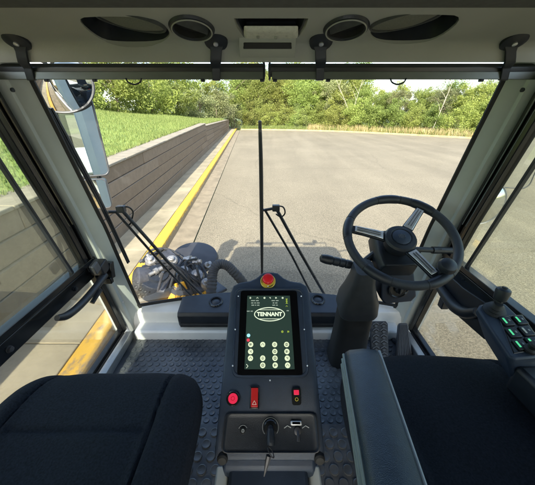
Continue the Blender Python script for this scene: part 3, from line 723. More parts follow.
# ------------------------------------------------------------------ roller blinds
def blind(x0, x1, lab, loopu, straps, barx):
    B = thing('roller_blind', lab, 'sun blind', ((x0 + x1) / 2, .905, EYE + .1), 'roller sun blinds')
    g = MB(); g.loft([[V(x, y, -h) for y, h in ((.898, .1185), (.916, .1185), (.924, .108), (.92, .090), (.904, .086), (.893, .092), (.892, .110))] for x in (x0, x1)]).build('cassette', 'blind', B, bevel=.002)
    g = MB(); g.loft([[V(x, y, -h) for y, h in ((.889, .0985), (.8935, .0985), (.8935, .0790), (.887, .0790))] for x in (x0 + .01, x1 - .006)]).build('hem_bar', 'blind_bar', B, bevel=.0015)
    for x in (x0 + .004, x1 - .004):
        MB().box(V(x, .906, -.1005), (.006, .042, .044)).build('end_cap', 'black', B, bevel=.003)
    p = hit(loopu, 80, V(0, .886, -.08), Vector((0, 1, 0)))
    g = MB(); g.tube(smooth_path([p + Vector((-.022, 0, .004)), p + Vector((-.016, -.002, -.006)), p + Vector((0, -.003, -.011)), p + Vector((.016, -.002, -.006)), p + Vector((.022, 0, .004))], 5), .0022, 8).build('pull_loop', 'black', B)
    for u in barx:
        q = hit(u, 80.5, V(0, .887, -.08), Vector((0, 1, 0))); MB().box(q, (.012, .01, .007)).build('stop', 'black', B, bevel=.002)
    for (ut, ub) in straps:
        t0 = hp(ut, 43); tx = t0.x; bx = hit(ub, 78, V(0, .885, -.08), Vector((0, 1, 0))).x; w = .0145
        def st(x, y, h, k=1.0): return [V(x - w * k, y, -h), V(x + w * k, y, -h), V(x + w * k, y + .006, -h - .003), V(x - w * k, y + .006, -h - .003)]
        g = MB(); g.loft([st(tx, .844, .159, 1.25), st(tx, .851, .149, 1.25), st(lerp(tx, bx, .2), .8555, .139), st(lerp(tx, bx, .4), .859, .127), st(lerp(tx, bx, .6), .864, .116), st(lerp(tx, bx, .8), .880, .105, .8), st(bx, .8845, .077, .75), st(bx, .893, .0765, .75)])
        br = g.build('bracket', 'black', B, bevel=.002)
        g = MB(); g.lathe(V(tx, .848, -.1595), (0, -.5, -.85), [(.030, -.002), (.029, .004), (.02, .008)], 20).build('bracket_foot', 'black', br)
        MB().lathe(V(tx, .843, -.153), (0, -.5, -.85), [(.006, 0), (.006, .003), (.003, .004)], 12).build('screw', 'silver', br)
blind(-.765, -.006, 'black roller sun blind across the passenger half of the windscreen top', 134, [(22, 30), (217, 216)], (47, 95, 203, 262))
blind(.002, .765, 'black roller sun blind across the steering wheel half of the windscreen top', 398, [(320, 320), (509, 505)], (275, 328, 481))

# ------------------------------------------------------------------ dash tray
D = thing('dash_box', 'low black dash moulding on the white sill with two round air vents', 'dashboard', V(0, 1.15, 1.02))
g = MB(); rings = []
for x in [-.470, -.464] + [-.45 + .05 * i for i in range(19)] + [.464, .470]:
    e = .004 if abs(x) > .466 else 0; yb = yw(x, .95) - .01
    rings.append([V(x, 1.125 + e, 1.030 - e), V(x, 1.120 + e, .962 + e), V(x, 1.130 + e, .944 + e), V(x, yb, .925), V(x, yb, 1.03)])
g.loft(rings).build('body', 'black', D, bevel=.003)
MB().box(V(0, 1.121, 1.018), (.92, .012, .022)).build('lip', 'rubber', D, bevel=.003)
for u, v in ((216, 302), (318, 300)):
    N_ = Vector((0, -.14, 1)).normalized(); c = hit(u, v, V(0, 1.17, .940), N_)
    g = MB(); g.lathe(c, N_, [(.026, -.006), (.036, -.004), (.038, .004), (.034, .009), (.028, .008), (.026, .0)], 32, caps=False); r_ = g.build('air_vent', 'black_gloss', D)
    MB().lathe(c, N_, [(.027, -.002), (.020, .003), (.004, .006)], 24).build('vent_flap', 'black', r_)

# ------------------------------------------------------------------ seats
def cushion(xc, yc, hw, hh, d, th, n=5.0, bolster=.022, seamx=(), seamy=(), front=.05, edge=.045):
    NT, NR = 140, 46; g = MB(); vs = []; rings = []
    def outline(t, ex):
        c, s_ = math.cos(t), math.sin(t)
        return math.copysign(abs(c) ** (2 / ex), c), math.copysign(abs(s_) ** (2 / ex), s_)
    def top(x, y, rho):
        nx, ny = (x - xc) / hw, (y - yc) / hh
        z = EYE - d
        z -= edge * max(0, (rho - .70) / .30) ** 2.6
        if ny > .2: z -= front * ((ny - .2) / .8) ** 3
        z += bolster * max(0, min(1, (abs(nx) - .58) / .16)) * (1 if abs(nx) < .86 else max(0, 1 - (abs(nx) - .86) / .3)) * (1 - .45 * max(0, ny))
        for q in seamx: z -= .010 * math.exp(-((nx - q - .05 * q * (1 - ny)) / .016) ** 2) * (rho < .97)
        for q in seamy: z -= .004 * math.exp(-((ny - q) / .022) ** 2) * (abs(nx) < .62)
        z += .004 * math.sin(x * 23 + y * 9) * math.sin(y * 19 - x * 7)
        return z
    for f, sc in ((th, .93), (th * .85, .985), (th * .5, 1.02), (th * .22, 1.015)):
        r = []
        for k in range(NT):
            a, b = outline(k * 2 * math.pi / NT, n); x, y = xc + hw * a * sc, yc + hh * b * sc
            r.append(Vector((x, y, EYE - d - edge - f - front * (max(0, (b - .2) / .8) ** 3) * .7)))
        rings.append(r)
    for j in range(NR):
        rho = 1 - j / NR; r = []
        for k in range(NT):
            a, b = outline(k * 2 * math.pi / NT, lerp(3.0, n, rho)); x, y = xc + hw * a * rho, yc + hh * b * rho
            r.append(Vector((x, y, top(x, y, rho))))
        rings.append(r)
    return g.loft(rings)
def seat(name, lab, xc, yfront, d, hw, ex=4.6, sy=(.25,)):
    t = thing(name, lab, 'seat', V(xc, .2, .9)); hh = .27; yc = yfront - hh
    cushion(xc, yc, hw, hh, d, .075, ex, .020, (-.64, .64), sy, .055, .045).build('cushion', 'seat', t, ang=60)
    g = MB(); sh = [(xc - hw * .90, yc - hh), (xc + hw * .90, yc - hh), (xc + hw * .90, yc + hh * .85), (xc - hw * .90, yc + hh * .85)]
    g.prism([V(x, y, d + .10) for x, y in sh], [V(x, y, d + .165) for x, y in sh]).build('seat_pan', 'black', t, bevel=.02, seg=3)
    MB().box(V(xc, yc - .02, (d + .165 + .90) / 2), (.30, .34, .90 - d - .165 + .004)).build('suspension_base', 'rubber', t, bevel=.02)
    g = MB(); rings = []
    for k in range(13):
        q = k / 12; z = EYE - d + .02 + q * .50; w = (hw - .01) * (1 - .18 * q ** 3) * (.75 + .25 * min(1, (1 - q) * 6)) ; th = .055 * (.6 + .4 * min(1, (1 - q) * 5)); y = yc - hh - .055 - .17 * q
        rings.append([Vector((xc + w * c * (1 if abs(c) < .8 else 1), y + th * s_ + (.02 * c * c), z)) for c, s_ in [(math.copysign(abs(math.cos(a)) ** .5, math.cos(a)), math.copysign(abs(math.sin(a)) ** .6, math.sin(a))) for a in [i * 2 * math.pi / 28 for i in range(28)]]])
    g.loft(rings).build('backrest', 'seat', t, ang=60)
    return t
seat('passenger_seat', 'black fabric seat without armrest beside the door with the grey lever handle', -.385, .535, .575, .226)
DS = seat('driver_seat', 'black fabric seat with padded armrest behind the steering wheel', .42, .580, .562, .240, 3.5, ())
# inner armrest of the driver's seat
a0, a1, b0, b1 = V(.171, .446, .470), V(.246, .446, .470), V(.110, .0, .435), V(.188, .0, .435)
def arm_ring(L, Rr, th=.05, tip=0):
    up = Vector((0, 0, 1)); w = Rr - L
    pts = []
    for f, h in ((0.0, -th), (0.0, -.012), (.035, -.003), (.12, .002), (.5, .006), (.88, .002), (.965, -.003), (1.0, -.012), (1.0, -th)):
        pts.append(L + w * f + up * (h - tip))
    return pts
g = MB(); rings = []
for t, tip, e in ((0, .010, -.003), (.012, .003, 0), (.05, 0, 0), (.3, 0, 0), (.6, 0, 0), (1, 0, 0)):
    rings.append(arm_ring(a0.lerp(b0, t), a1.lerp(b1, t), .05, tip))
ar = g.loft(rings).build('armrest', 'arm', DS, ang=50)
g = MB()
g.tube([a1.lerp(b1, t) + Vector((.0005, 0, -.0085)) for t in (.005, .3, .6, 1)], .0036, 8)
g.build('armrest_piping', 'piping', ar)
g = MB()
for dz, r, ox in ((-.016, .0035, -.002), (-.030, .003, -.003), (-.047, .0045, -.001)): g.tube([a0.lerp(b0, t) + Vector((ox, 0, dz)) for t in (.01, .3, .6, 1)], r, 8)
g.build('armrest_trim', mat('sage_trim', (.20, .23, .21), .4), ar)
g = MB(); g.loft([[a0.lerp(b0, t) + Vector((.012, 0, -.05)), a1.lerp(b1, t) + Vector((-.012, 0, -.05)), a1.lerp(b1, t) + Vector((-.016, 0, -.085)), a0.lerp(b0, t) + Vector((.016, 0, -.085))] for t in (.06, .5, 1)]).build('armrest_frame', 'black', ar, bevel=.006)

# ------------------------------------------------------------------ joystick pod on the outer armrest
J = thing('joystick_panel', 'slanted black armrest pod with a joystick and six green lit buttons by the door', 'control panel', V(.57, .45, .5))
jN = Vector((-.10, -.22, 1)).normalized(); jP = V(.575, .47, .455)
def jp(u, v, h=0): return hit(u, v, jP, jN) + jN * h
out = [(477, 309), (480, 304.5), (500, 302.5), (505, 304), (541, 338), (556, 352), (553, 357), (515, 360), (509, 357)]
top = [jp(u, v) for u, v in out]; cc = sum(top, Vector()) / len(top)
bot = [cc + (p - cc) * .86 - jN * .075 + Vector((.012, -.035, 0)) for p in top]; mid = [p - jN * .012 for p in top]; topi = [cc + (p - cc) * .97 + jN * .002 for p in top]
g = MB().loft([bot, mid, [p - jN * .002 for p in top], topi]); g.build('housing', 'console', J, bevel=.003)
g = MB(); g.loft([[V(x, y, d) for x, d in ((xa, .49), (xb, .49), (xb, .56), (xa, .56))] for y, xa, xb in ((.42, .53, .60), (.2, .545, .61), (.0, .56, .62))]).build('support_arm', 'black', J, bevel=.01)
base = jp(494, 311)
MB().lathe(base, jN, [(.025, -.002), (.024, .004), (.018, .008), (.020, .011), (.014, .015), (.016, .018), (.011, .022), (.009, .028)], 28).build('joystick_boot', 'rubber', J)
jt = at(503, 292, y=base.y + .004)
jd = (jt - base).normalized()
g = MB(); g.tube([base + jd * q for q in (.02, .04)], .009, 10)
g.lathe(base + jd * .030, jd, [(.008, 0), (.0135, .004), (.0145, .013), (.0155, .025), (.0145, .031), (.011, .034), (.004, .035)], 24)
jk = g.build('joystick_knob', 'black', J)
MB().lathe(base + jd * .063, jd, [(.006, 0), (.006, .004), (.003, .005)], 12).build('thumb_switch', 'rubber', jk)
bp_ = [jp(u, v, .003) for u, v in ((497.5, 317), (522, 315), (545, 349), (513, 354.5))]
MB().prism([p - jN * .006 for p in bp_], bp_).build('button_plate', 'black_gloss', J, bevel=.002)
def bil(P, a, b): return (P[0].lerp(P[1], a)).lerp(P[3].lerp(P[2], a), b)
jx = (bp_[1] - bp_[0]).normalized(); jy = jN.cross(jx)
rotm = Matrix((jx, jy, jN)).transposed()
for k, (u, v) in enumerate(((506, 322.5), (519, 321.3), (512.5, 334), (525.5, 332.3), (519.5, 346), (532, 343.5))):
    p = jp(u, v, .003)
    bt = MB().box(p + jN * .002, (.0225, .0245, .006), rotm).build('button', 'black', J, bevel=.002)
    MB().box(p - jx * .0060 + jN * .0056, (.0036, .0140, .0010), rotm).build('led', 'led' if k != 3 else 'lens', bt)
    MB().box(p + jx * .004 + jN * .0056, (.0036, .0046, .0008), rotm).build('legend', 'paint_mark', bt)
p = jp(529, 351, .004)
MB().lathe(p, jN, [(.012, 0), (.012, .006), (.008, .010), (.009, .020), (.006, .024)], 16).build('toggle', 'rubber', J)

# ------------------------------------------------------------------ steering
tx, tt = R(-5), R(30)
SN = Vector((math.sin(tx) * math.sin(tt), -math.cos(tx) * math.sin(tt), math.cos(tt))).normalized()
SC = V(.449, .841, .385)
SW = thing('steering_wheel', 'black steering wheel with three silver spokes and a spinner knob on its rim', 'steering wheel', SC)
def sw(u, v, h=0): return hit(u, v, SC, SN) + SN * h
sa = (Vector((1, 0, 0)) - SN * SN.x).normalized(); sb = SN.cross(sa)
def swp(deg, r, h=0): return SC + (sa * math.cos(R(deg)) + sb * math.sin(R(deg))) * r + SN * h
def ang(u, v):
    q = sw(u, v) - SC; return math.degrees(math.atan2(q.dot(sb), q.dot(sa))), q.length
aUR, aL, aLR = ang(418, 213)[0], ang(352, 229)[0], ang(428, 268)[0]
rim = MB().torus(SC, SN, .1765, .0145, 120, 18).build('rim', mat('leather_rim', (.024, .028, .034), .5, var=.2, scale=200, bump=.5, bscale=900), SW)
for a in (aUR, aL, aLR, aLR - 62, aUR + 40):
    for da in (-14, 14):
        c = swp(a + da, .1765); t = SN.cross((c - SC).normalized()).normalized(); MB().torus(c, t, .0143, .0011, 22, 6).build('stitch_ring', 'dark', rim)
    pts = [swp(a + q, .1765) for q in range(-13, 14, 2)]
    MB().tube(pts, [.0145 + .0018 * (1 - (q / 13) ** 4) for q in range(-13, 14, 2)], 16).build('grip', 'black', rim)
g = MB(); g.lathe(SC, SN, [(.035, -.060), (.045, -.045), (.052, -.02), (.053, -.004), (.048, .004), (.036, .006), (.033, .0045), (.030, .004)], 40)
hub = g.build('hub', 'black', SW)
MB().lathe(SC + SN * .003, SN, [(.0295, 0), (.0295, .004), (.024, .0065), (.003, .0075)], 32).build('horn_button', 'console', hub)
g = MB()
for k in range(5): g.tube([SC + SN * .0105 + sa * (-.009 + .0045 * k) - sb * (.010 - abs(k - 2) * .002), SC + SN * .0105 + sa * (-.009 + .0045 * k) + sb * (.010 - abs(k - 2) * .002)], .0009, 6)
g.build('hub_emblem', 'shell', hub)
for a in (aUR, aL, aLR):
    d = (sa * math.cos(R(a)) + sb * math.sin(R(a))); e = SN.cross(d)
    g = MB(); g.loft([[SC + d * r + e * w + SN * (h + .000), SC + d * r - e * w + SN * h, SC + d * r - e * w * .8 + SN * (h - .014), SC + d * r + e * w * .8 + SN * (h - .014)] for r, w, h in ((.035, .020, -.010), (.07, .019, -.004), (.12, .016, .001), (.168, .015, .004))])
    s_ = g.build('spoke', 'black', SW, bevel=.003)
    g = MB(); g.loft([[SC + d * r + e * w + SN * h, SC + d * r - e * w + SN * h, SC + d * r - e * w + SN * (h - .003), SC + d * r + e * w + SN * (h - .003)] for r, w, h in ((.056, .0155, -.001), (.085, .0145, .003), (.125, .0125, .006), (.152, .0120, .0085))]).build('spoke_plate', 'silver', s_, bevel=.002)
    g = MB()
    for q in (-.3, .3): g.tube([SC + d * r + e * (.0145 * q) + SN * h for r, h in ((.065, .0023), (.11, .0065), (.145, .0092))], .0013, 6)
    g.build('spoke_groove', 'shell', s_)
kp = sw(441.5, 272)
g = MB(); g.lathe(kp, SN, [(.010, .0), (.011, .018), (.020, .022), (.0255, .030), (.0265, .038), (.022, .048), (.012, .0535), (.002, .055)], 32)
g.box(kp + SN * .006, (.03, .02, .012)); g.build('spinner_knob', 'black', SW)

ST = thing('steering_column', 'black steering column with ignition dial, stalk levers and a thick boot under the wheel', 'steering column', V(.38, .98, 1.08))
F_, X_ = sb, sa
def scp(x, y, z): return SC + sa * x + sb * y + SN * z
g = MB(); g.loft([[scp(x * w, y0, z) for x, y0 in ((-.062, -.075), (.062, -.075), (.068, -.02), (.062, .075), (-.062, .075), (-.068, -.02))] for z, w in ((-.055, .82), (-.07, .98), (-.115, 1.05), (-.135, .95))]).build('upper_shroud', 'black', ST, bevel=.006, seg=3)
pz = [(381, 270), (413, 268), (416, 296), (411, 301), (384, 303.5), (380, 298)]
fr_ = [at(u, v, y=.845) for u, v in pz]; bk_ = [Vector((p.x * .98 + .008, .945, p.z + .012)) for p in fr_]
lo = MB().loft([ins_(fr_, .93, -.004) if 0 else [p + (sum(fr_, Vector()) / 6 - p) * .05 + Vector((0, -.006, 0)) for p in fr_], fr_, bk_]).build('ignition_pod', 'console', ST, bevel=.006, seg=3)
pc = at(398, 288.5, y=.839); ax = Vector((0, -1, .12)).normalized()
MB().lathe(pc + ax * .001, ax, [(.036, 0), (.037, .005), (.033, .007), (.030, .004), (.016, .003)], 36).build('dial', 'black_gloss', lo)
MB().torus(pc + ax * .0065, ax, .0345, .0012, 40, 6).build('dial_ring', 'steel', lo)
g = MB(); g.lathe(pc + ax * .003, ax, [(.015, 0), (.014, .012), (.006, .014)], 20); g.box(pc + ax * .018, (.007, .012, .024)); g.build('dial_grip', 'black', lo, bevel=.002)
# boot
b0_, b1_ = V(.385, .985, 1.10), V(.350, .870, .645)
g = MB(); rings = []; axb = (b1_ - b0_).normalized(); xb = Vector((1, 0, 0)); yb = axb.cross(xb).normalized()
for t, w, h in ((0, .086, .070), (.15, .078, .064), (.5, .070, .058), (.8, .066, .056), (.83, .062, .052), (1.0, .052, .046)):
    c = b0_.lerp(b1_, t); rings.append([c + xb * w * x + yb * h * y for x, y in rrect(1, 1, .55, 5)])
g.loft(rings).build('column_boot', 'rubber', ST, ang=40)
g = MB(); rings = []
for t, w, h in ((.84, .071, .060), (.87, .075, .063), (1.0, .070, .058), (1.10, .055, .050), (1.22, .040, .044), (1.34, .034, .04)):
    c = b0_.lerp(b1_, t) + Vector((.0, -.004, 0)); rings.append([c + xb * w * x + yb * h * y for x, y in rrect(1, 1, .5, 5)])
g.loft(rings).build('column_cover', 'cover', ST, ang=40)
# stalks
root = scp(-.055, .005, -.10); r1 = at(352, 265, y=.875); tip = at(319, 257.5, y=.885)
dv = (tip - r1).normalized()
g = MB(); g.tube([root, r1 + Vector((.02, 0, -.01)), r1], [.014, .012, .012], 10)
pr = []
for q, r in ((0, .011), (.006, .014), (.018, .0145), (.021, .012), (.024, .0145), (.036, .0145), (.039, .012), (.042, .0145), (.056, .0145), (.059, .012), (.062, .0150), (.080, .0155), (.088, .0140), (.096, .012), (.100, .004)): pr.append((r * 1.15, q * 1.22))
stalk = g.build('stalk', 'black', ST)
MB().lathe(r1, dv, pr, 20).build('stalk_grip', 'black', stalk)
g = MB(); t2 = at(455, 251, y=.93); r2 = scp(.05, .02, -.10)
g.tube([r2, r2.lerp(t2, .5), t2], [.011, .010, .009], 10); g.box(r2.lerp(t2, .62), (.03, .02, .02)); g.tube([r2.lerp(t2, .55) + Vector((0, 0, .0)), t2 + Vector((.012, 0, .002))], [.014, .012], 10); g.build('stalk', 'black', ST)

# pedals
def pedal(name, lab, P, rows):
    t = thing(name, lab, 'pedal', (P[3] + P[2]) / 2)
    n = (P[1] - P[0]).cross(P[3] - P[0]).normalized()
    if n.y > 0: n = -n
    k = 7
    ctr = sum(P, Vector()) / 4
    pts = []
    def q(a, b): return bil(P, a, b)
    o = [q(.12, 0), q(.88, 0), q(1, .07), q(1, .93), q(.9, 1), q(.1, 1), q(0, .93), q(0, .07)]
    MB().prism([p - n * .016 for p in o], o).build('pad', 'tread', t, bevel=.003)
    g = MB()
    if rows == 'diamond':
        for r in range(7):
            for c in range(2):
                for sgn in (0,):
                    a = .28 + .44 * c; b = .08 + .14 * r
                    z = [q(a - .2, b), q(a, b - .05), q(a + .2, b), q(a + .2, b + .03), q(a, b - .02), q(a - .2, b + .03)]
                    g.prism([p - n * .001 for p in z], [p + n * .005 for p in z])
                    z = [q(a - .12, b + .045), q(a, b + .015), q(a + .12, b + .045), q(a, b + .075)]
                    g.prism([p - n * .001 for p in z], [p + n * .005 for p in z])
    else:
        for c in range(8):
            a = .08 + .105 * c; z = [q(a, .05), q(a + .06, .05), q(a + .06, .95), q(a, .95)]
            g.prism([p - n * .001 for p in z], [p + n * .003 for p in z])
    g.build('tread', mat('worn_tread', (.09, .095, .10), .6) if rows == 'diamond' else 'tread', t)
    MB().tube([ctr - n * .014, ctr - n * .05 + Vector((0, .04, -.03)), ctr + Vector((0, .12, -.05))], .012, 8).build('lever', 'black', t)
pedal('brake_pedal', 'wide black pedal with chunky diamond tread beside the column boot', [at(371, 321, y=1.085), at(388, 321, y=1.085), at(389, 364, y=.935), at(371, 364, y=.935)], 'diamond')
pedal('accelerator_pedal', 'narrow ribbed black pedal nearest the right door', [at(399, 323, y=1.08), at(408, 323, y=1.085), at(414, 364, y=.95), at(396, 364, y=.935)], 'ribs')

# ------------------------------------------------------------------ console
CT = V(.003, .686, .461); CB = Vector((0, -.339, -.227)).normalized(); CN = Vector((0, -.227, .339)).normalized(); CX = Vector((1, 0, 0))
K = thing('control_console', 'dark centre console with tilted touchscreen, red stop button, switches and key', 'console', V(0, .4, .9))
def kp_(u, v, h=0.0): return hit(u, v, CT, CN) + CN * h
def kab(a, b, h=0.0): return CT + CX * a + CB * b + CN * h
Kr = Matrix((CX, -CB, CN)).transposed()
half = [(272, 271.5), (278, 272.5), (284, 277.5), (290, 280.3), (301, 282), (307, 285.5), (309.5, 292), (313, 330), (318, 382), (321, 412), (325, 452), (324, 458), (318, 461)]
outl = half + [(541 - 1 - u - (v - 283) * .004, v) for u, v in reversed(half)]
P0 = [kp_(u, v) for u, v in outl]; ctr = sum(P0, Vector()) / len(P0)
def inset(P, dd):
    r = []; n = len(P)
    for i in range(n):
        a, b, c = P[i - 1], P[i], P[(i + 1) % n]; t = ((b - a).normalized() + (c - b).normalized()).normalized(); q = CN.cross(t)
        if q.dot(ctr - b) < 0: q = -q
        r.append(b + q * dd)
    return r
g = MB().loft([[p - CN * .060 for p in inset(P0, .006)], [p - CN * .02 for p in P0], [p - CN * .008 for p in P0], [p - CN * .0025 for p in inset(P0, .002)], inset(P0, .007)])
body = g.build('panel', 'console', K, ang=40)
g = MB(); g.loft([[V(-.095, .66, .56), V(.10, .66, .56), V(.112, .34, .74), V(-.105, .34, .74)], [V(-.095, .68, 1.1), V(.10, .68, 1.1), V(.112, .42, 1.1), V(-.105, .42, 1.1)]]).build('pedestal', 'console', K, bevel=.01)
# screen
fr = [kp_(u, v) for u, v in ((235, 288.5), (303.5, 288.5), (309, 378), (231.5, 378))]
def rq(P, r, n=5):
    out = []
    for i in range(4):
        a, b, c = P[i - 1], P[i], P[(i + 1) % 4]; p, q = b + (a - b).normalized() * r, b + (c - b).normalized() * r
        for k in range(n + 1):
            t = k / n; out.append(p * (1 - t) ** 2 + b * 2 * t * (1 - t) + q * t * t)
    return out
fo = rq(fr, .022)
def ins(P, f): c = sum(P, Vector()) / len(P); return [c + (p - c) * f for p in P]
g = MB().loft([[p - CN * .004 for p in fo], [p + CN * .004 for p in fo], [p + CN * .007 for p in ins(fo, .985)], [p + CN * .007 for p in ins(fo, .955)], [p + CN * .0045 for p in ins(fo, .94)]])
sf = g.build('screen', 'console', K, ang=40)
bz = rq([kp_(u, v, .0035) for u, v in ((241, 291.5), (296.5, 291.5), (302.5, 375.5), (237.3, 375.5))], .008)
MB().loft([bz, [p + CN * .0030 for p in bz]]).build('screen_glass', 'bezel', sf)
LP = [kp_(u, v, .0071) for u, v in ((247.5, 296.5), (289.6, 296.5), (294.4, 369.5), (244.6, 369.5))]
MB().prism([p - CN * .0004 for p in LP], LP).build('display', 'display', sf, smooth=False)
def dp(u, v, h=.0079): return kp_(u, v, h)
for u, v in ((238.5, 297), (235.5, 330), (233, 366), (270, 380.5), (307, 366), (304, 330), (301, 297), (268, 287)):
    MB().lathe(kp_(u, v, .0065), CN, [(.0019, 0), (.0019, .0012), (.001, .0018)], 10).build('screw', 'silver', sf)
def text(s, p, size, m, par, name='lettering', bold=0, sx=1.0, align='CENTER'):
    cu = bpy.data.curves.new(name, 'FONT'); cu.body = s; cu.size = size; cu.align_x = align; cu.align_y = 'CENTER'; cu.extrude = .0002; cu.offset = bold
    o = bpy.data.objects.new(name, cu); COL.objects.link(o)
    dg = bpy.context.evaluated_depsgraph_get(); me = bpy.data.meshes.new_from_object(o.evaluated_get(dg)); bpy.data.objects.remove(o)
    me.transform(Matrix.Diagonal((sx, 1, 1, 1))); me.transform(Matrix.Translation(p) @ Kr.to_4x4()); me.materials.clear(); me.materials.append(M[m])
    for q in me.polygons: q.material_index = 0
    me.name = name
    return link(name, me, par, smooth=False)
# oval badge on the display
c = dp(269.5, 315); ex, ey = abs(dp(284.5, 315).x - dp(254, 315).x) / 2, (dp(269, 308).z - dp(269, 322).z) / 2 / abs(CB.z)
el = lambda f, h=0: [c + CX * math.cos(t) * (ex * f if f == 1 else ex - .0022) - CB * math.sin(t) * (ey if f == 1 else ey - .0022) + CN * h for t in [k * math.pi / 32 for k in range(64)]]
MB().loft([el(1), el(.9), el(.9, .0003), el(1, .0003)], caps=False).build('badge_ring', 'ink', sf, smooth=False)
text('TENNANT', c + CB * .0002, .0150, 'ink', sf, 'badge_lettering', .0006, .98)
for uu, vv, ww in ((269.5, 310.6, .056), (269.5, 319.6, .056)):
    MB().box(dp(uu, vv), (ww, .0012, .0003), Kr).build('badge_line', 'ink', sf)
rg_ = random.Random(5)
def glyph(p, sz, m, par, name, kind):
    g = MB(); q = sz / 2
    if kind == 0: g.torus(p, CN, q * .8, sz * .10, 16, 5); g.box(p, (sz * .18, sz * .7, .0003), Kr)
    elif kind == 1:
        for t in (-.35, 0, .35): g.box(p + CB * sz * t, (sz * (.95 - abs(t)), sz * .17, .0003), Kr)
    elif kind == 2: g.tube([p - CX * q + CB * q * .6, p - CB * q * .8, p + CX * q + CB * q * .6], sz * .10, 5)
    elif kind == 3: g.box(p - CX * q * .5, (sz * .3, sz * .8, .0003), Kr); g.box(p + CX * q * .3 + CB * q * .2, (sz * .55, sz * .22, .0003), Kr); g.box(p + CX * q * .3 - CB * q * .5, (sz * .3, sz * .22, .0003), Kr)
    elif kind == 4: g.torus(p, CN, q * .75, sz * .11, 16, 5); g.lathe(p, CN, [(q * .28, 0), (q * .28, .0003)], 10)
    else: g.tube([p - CX * q * .7 - CB * q * .7, p + CX * q * .7 + CB * q * .7], sz * .09, 5); g.tube([p + CX * q * .7 - CB * q * .7, p - CX * q * .2 + CB * q * .2], sz * .09, 5)
    return g.build(name, m, par, smooth=False)
for k, u in enumerate((250.5, 257.5, 264.5, 270, 276, 282.5)): glyph(dp(u, 298.8), .0055, 'ink', sf, 'status_icon', (1, 2, 0, 5, 3, 4)[k])
for u, v, ws_ in ((255, 301.5, (.7, .5)), (255.5, 303.8, (.4, .3, .5)), (255.5, 306, (.5, .2, .4)), (275, 301.5, (.6, .5)), (275, 303.8, (.3, .4)), (275, 306, (.5, .3)), (250, 312, (.5, .4)), (287.5, 311.5, (.4,))):
    g = MB(); x = -sum(ws_) * .008 - .0012 * (len(ws_) - 1)
    for w_ in ws_: g.box(dp(u, v) + CX * (x + w_ * .008), (w_ * .016, .0026, .0003), Kr); x += w_ * .016 + .0024
    g.build('readout', 'ink_dim', sf, smooth=False)
g = MB(); g.box(dp(286.5, 302), (.0016, .014, .0003), Kr)
for q in (-.006, 0, .006): g.box(dp(286.5, 302) + CB * q, (.006, .0014, .0003), Kr)
g.build('gauge', 'ink_green', sf, smooth=False); glyph(dp(286.5, 307), .005, 'ink_green', sf, 'gauge_mark', 2)
for u in (282.2, 288.2):
    glyph(dp(u, 332.3), .0062, 'ink_green', sf, 'indicator', 4 if u < 285 else 3)
MB().lathe(dp(248.7, 336, .0072), CN, [(.0046, 0), (.0046, .0006)], 20).build('indicator', 'ink_blue', sf)
MB().lathe(dp(248.4, 340.6, .0072), CN, [(.0042, 0), (.0042, .0006)], 20).build('indicator', 'ink_red', sf)
pos = [(0, 0), (1, 0), (2, 0), (3, 0), (0, 1), (2, 1), (3, 1), (0, 2), (1, 2), (2, 2), (3, 2), (1, 3), (2, 3), (3, 3)]
for gi, (cx, cy) in enumerate(pos):
    v = (345, 352, 358.6, 365.6)[cy]; u = lerp(250.9 - cy * .15, 286.4 + cy * .35, cx / 3); p = dp(u, v, .0072)
    ic = MB().lathe(p, CN, [(.0067, 0), (.0067, .0007)], 24).build('icon', 'icon', sf, smooth=False)
    glyph(p + CN * .0010, .0078, 'screen_dark', sf, 'icon_mark', (gi * 5 + 3) % 6)
MB().tube([dp(246.6, 364.6), dp(248.2, 366.5), dp(246.6, 368.4)], .0007, 5).build('arrow_mark', 'ink', sf)
# stop button
p = kp_(268.2, 283, .0); p = kp_(268, 281.5)
es = MB().lathe(p, CN, [(.0225, 0), (.0225, .003), (.021, .0042), (.006, .0045)], 36).build('emergency_stop', 'yellow', K)
MB().lathe(p, CN, [(.010, .004), (.010, .012), (.0155, .014), (.0168, .019), (.0155, .025), (.010, .0285), (.002, .029)], 32).build('stop_cap', 'red', es)
g = MB()
for k in range(3):
    a0_ = R(40 + 120 * k); pts = [p + CN * .0048 + (CX * math.cos(a0_ + R(q)) + CB * math.sin(a0_ + R(q))) * .0188 for q in range(0, 62, 8)]
    g.tube(pts, .0009, 5)
g.build('turn_arrows', 'black', es)
# switches
p = kp_(233.2, 398.5); b_ = MB().lathe(p, CN, [(.0165, 0), (.0165, .004), (.0145, .006), (.0115, .006), (.0112, .003)], 36).build('push_button', 'black_gloss', K)
MB().lathe(p, CN, [(.0112, .003), (.0112, .007), (.0102, .0082), (.002, .0084)], 32).build('button_cap', 'red_lit', b_)
MB().torus(p + CN * .0084, CN, .0042, .0006, 24, 6).build('button_mark', 'red', b_); 
p = kp_(254.6, 397.5); b_ = MB().box(p + CN * .003, (.0225, .048, .006), Kr).build('hazard_switch', 'black_gloss', K, bevel=.002)
g = MB(); q = [(-.0085, -.0205), (.0085, -.0205), (.0085, .0205), (-.0085, .0205)]
g.loft([[p + CX * x - CB * y + CN * .0055 for x, y in q], [p + CX * x * .94 - CB * y * .97 + CN * (.011 if y > 0 else .0075) for x, y in q]]).build('rocker', 'red_rocker', b_, bevel=.0015)
tr = [p + CX * math.cos(R(a)) * r - CB * (math.sin(R(a)) * r - .012) + CN * .0092 for r in (.0055,) for a in (90, 210, 330)]
g = MB()
for i in range(3): g.tube([tr[i], tr[(i + 1) % 3]], .0006, 5)
g.build('hazard_mark', 'lens', b_)
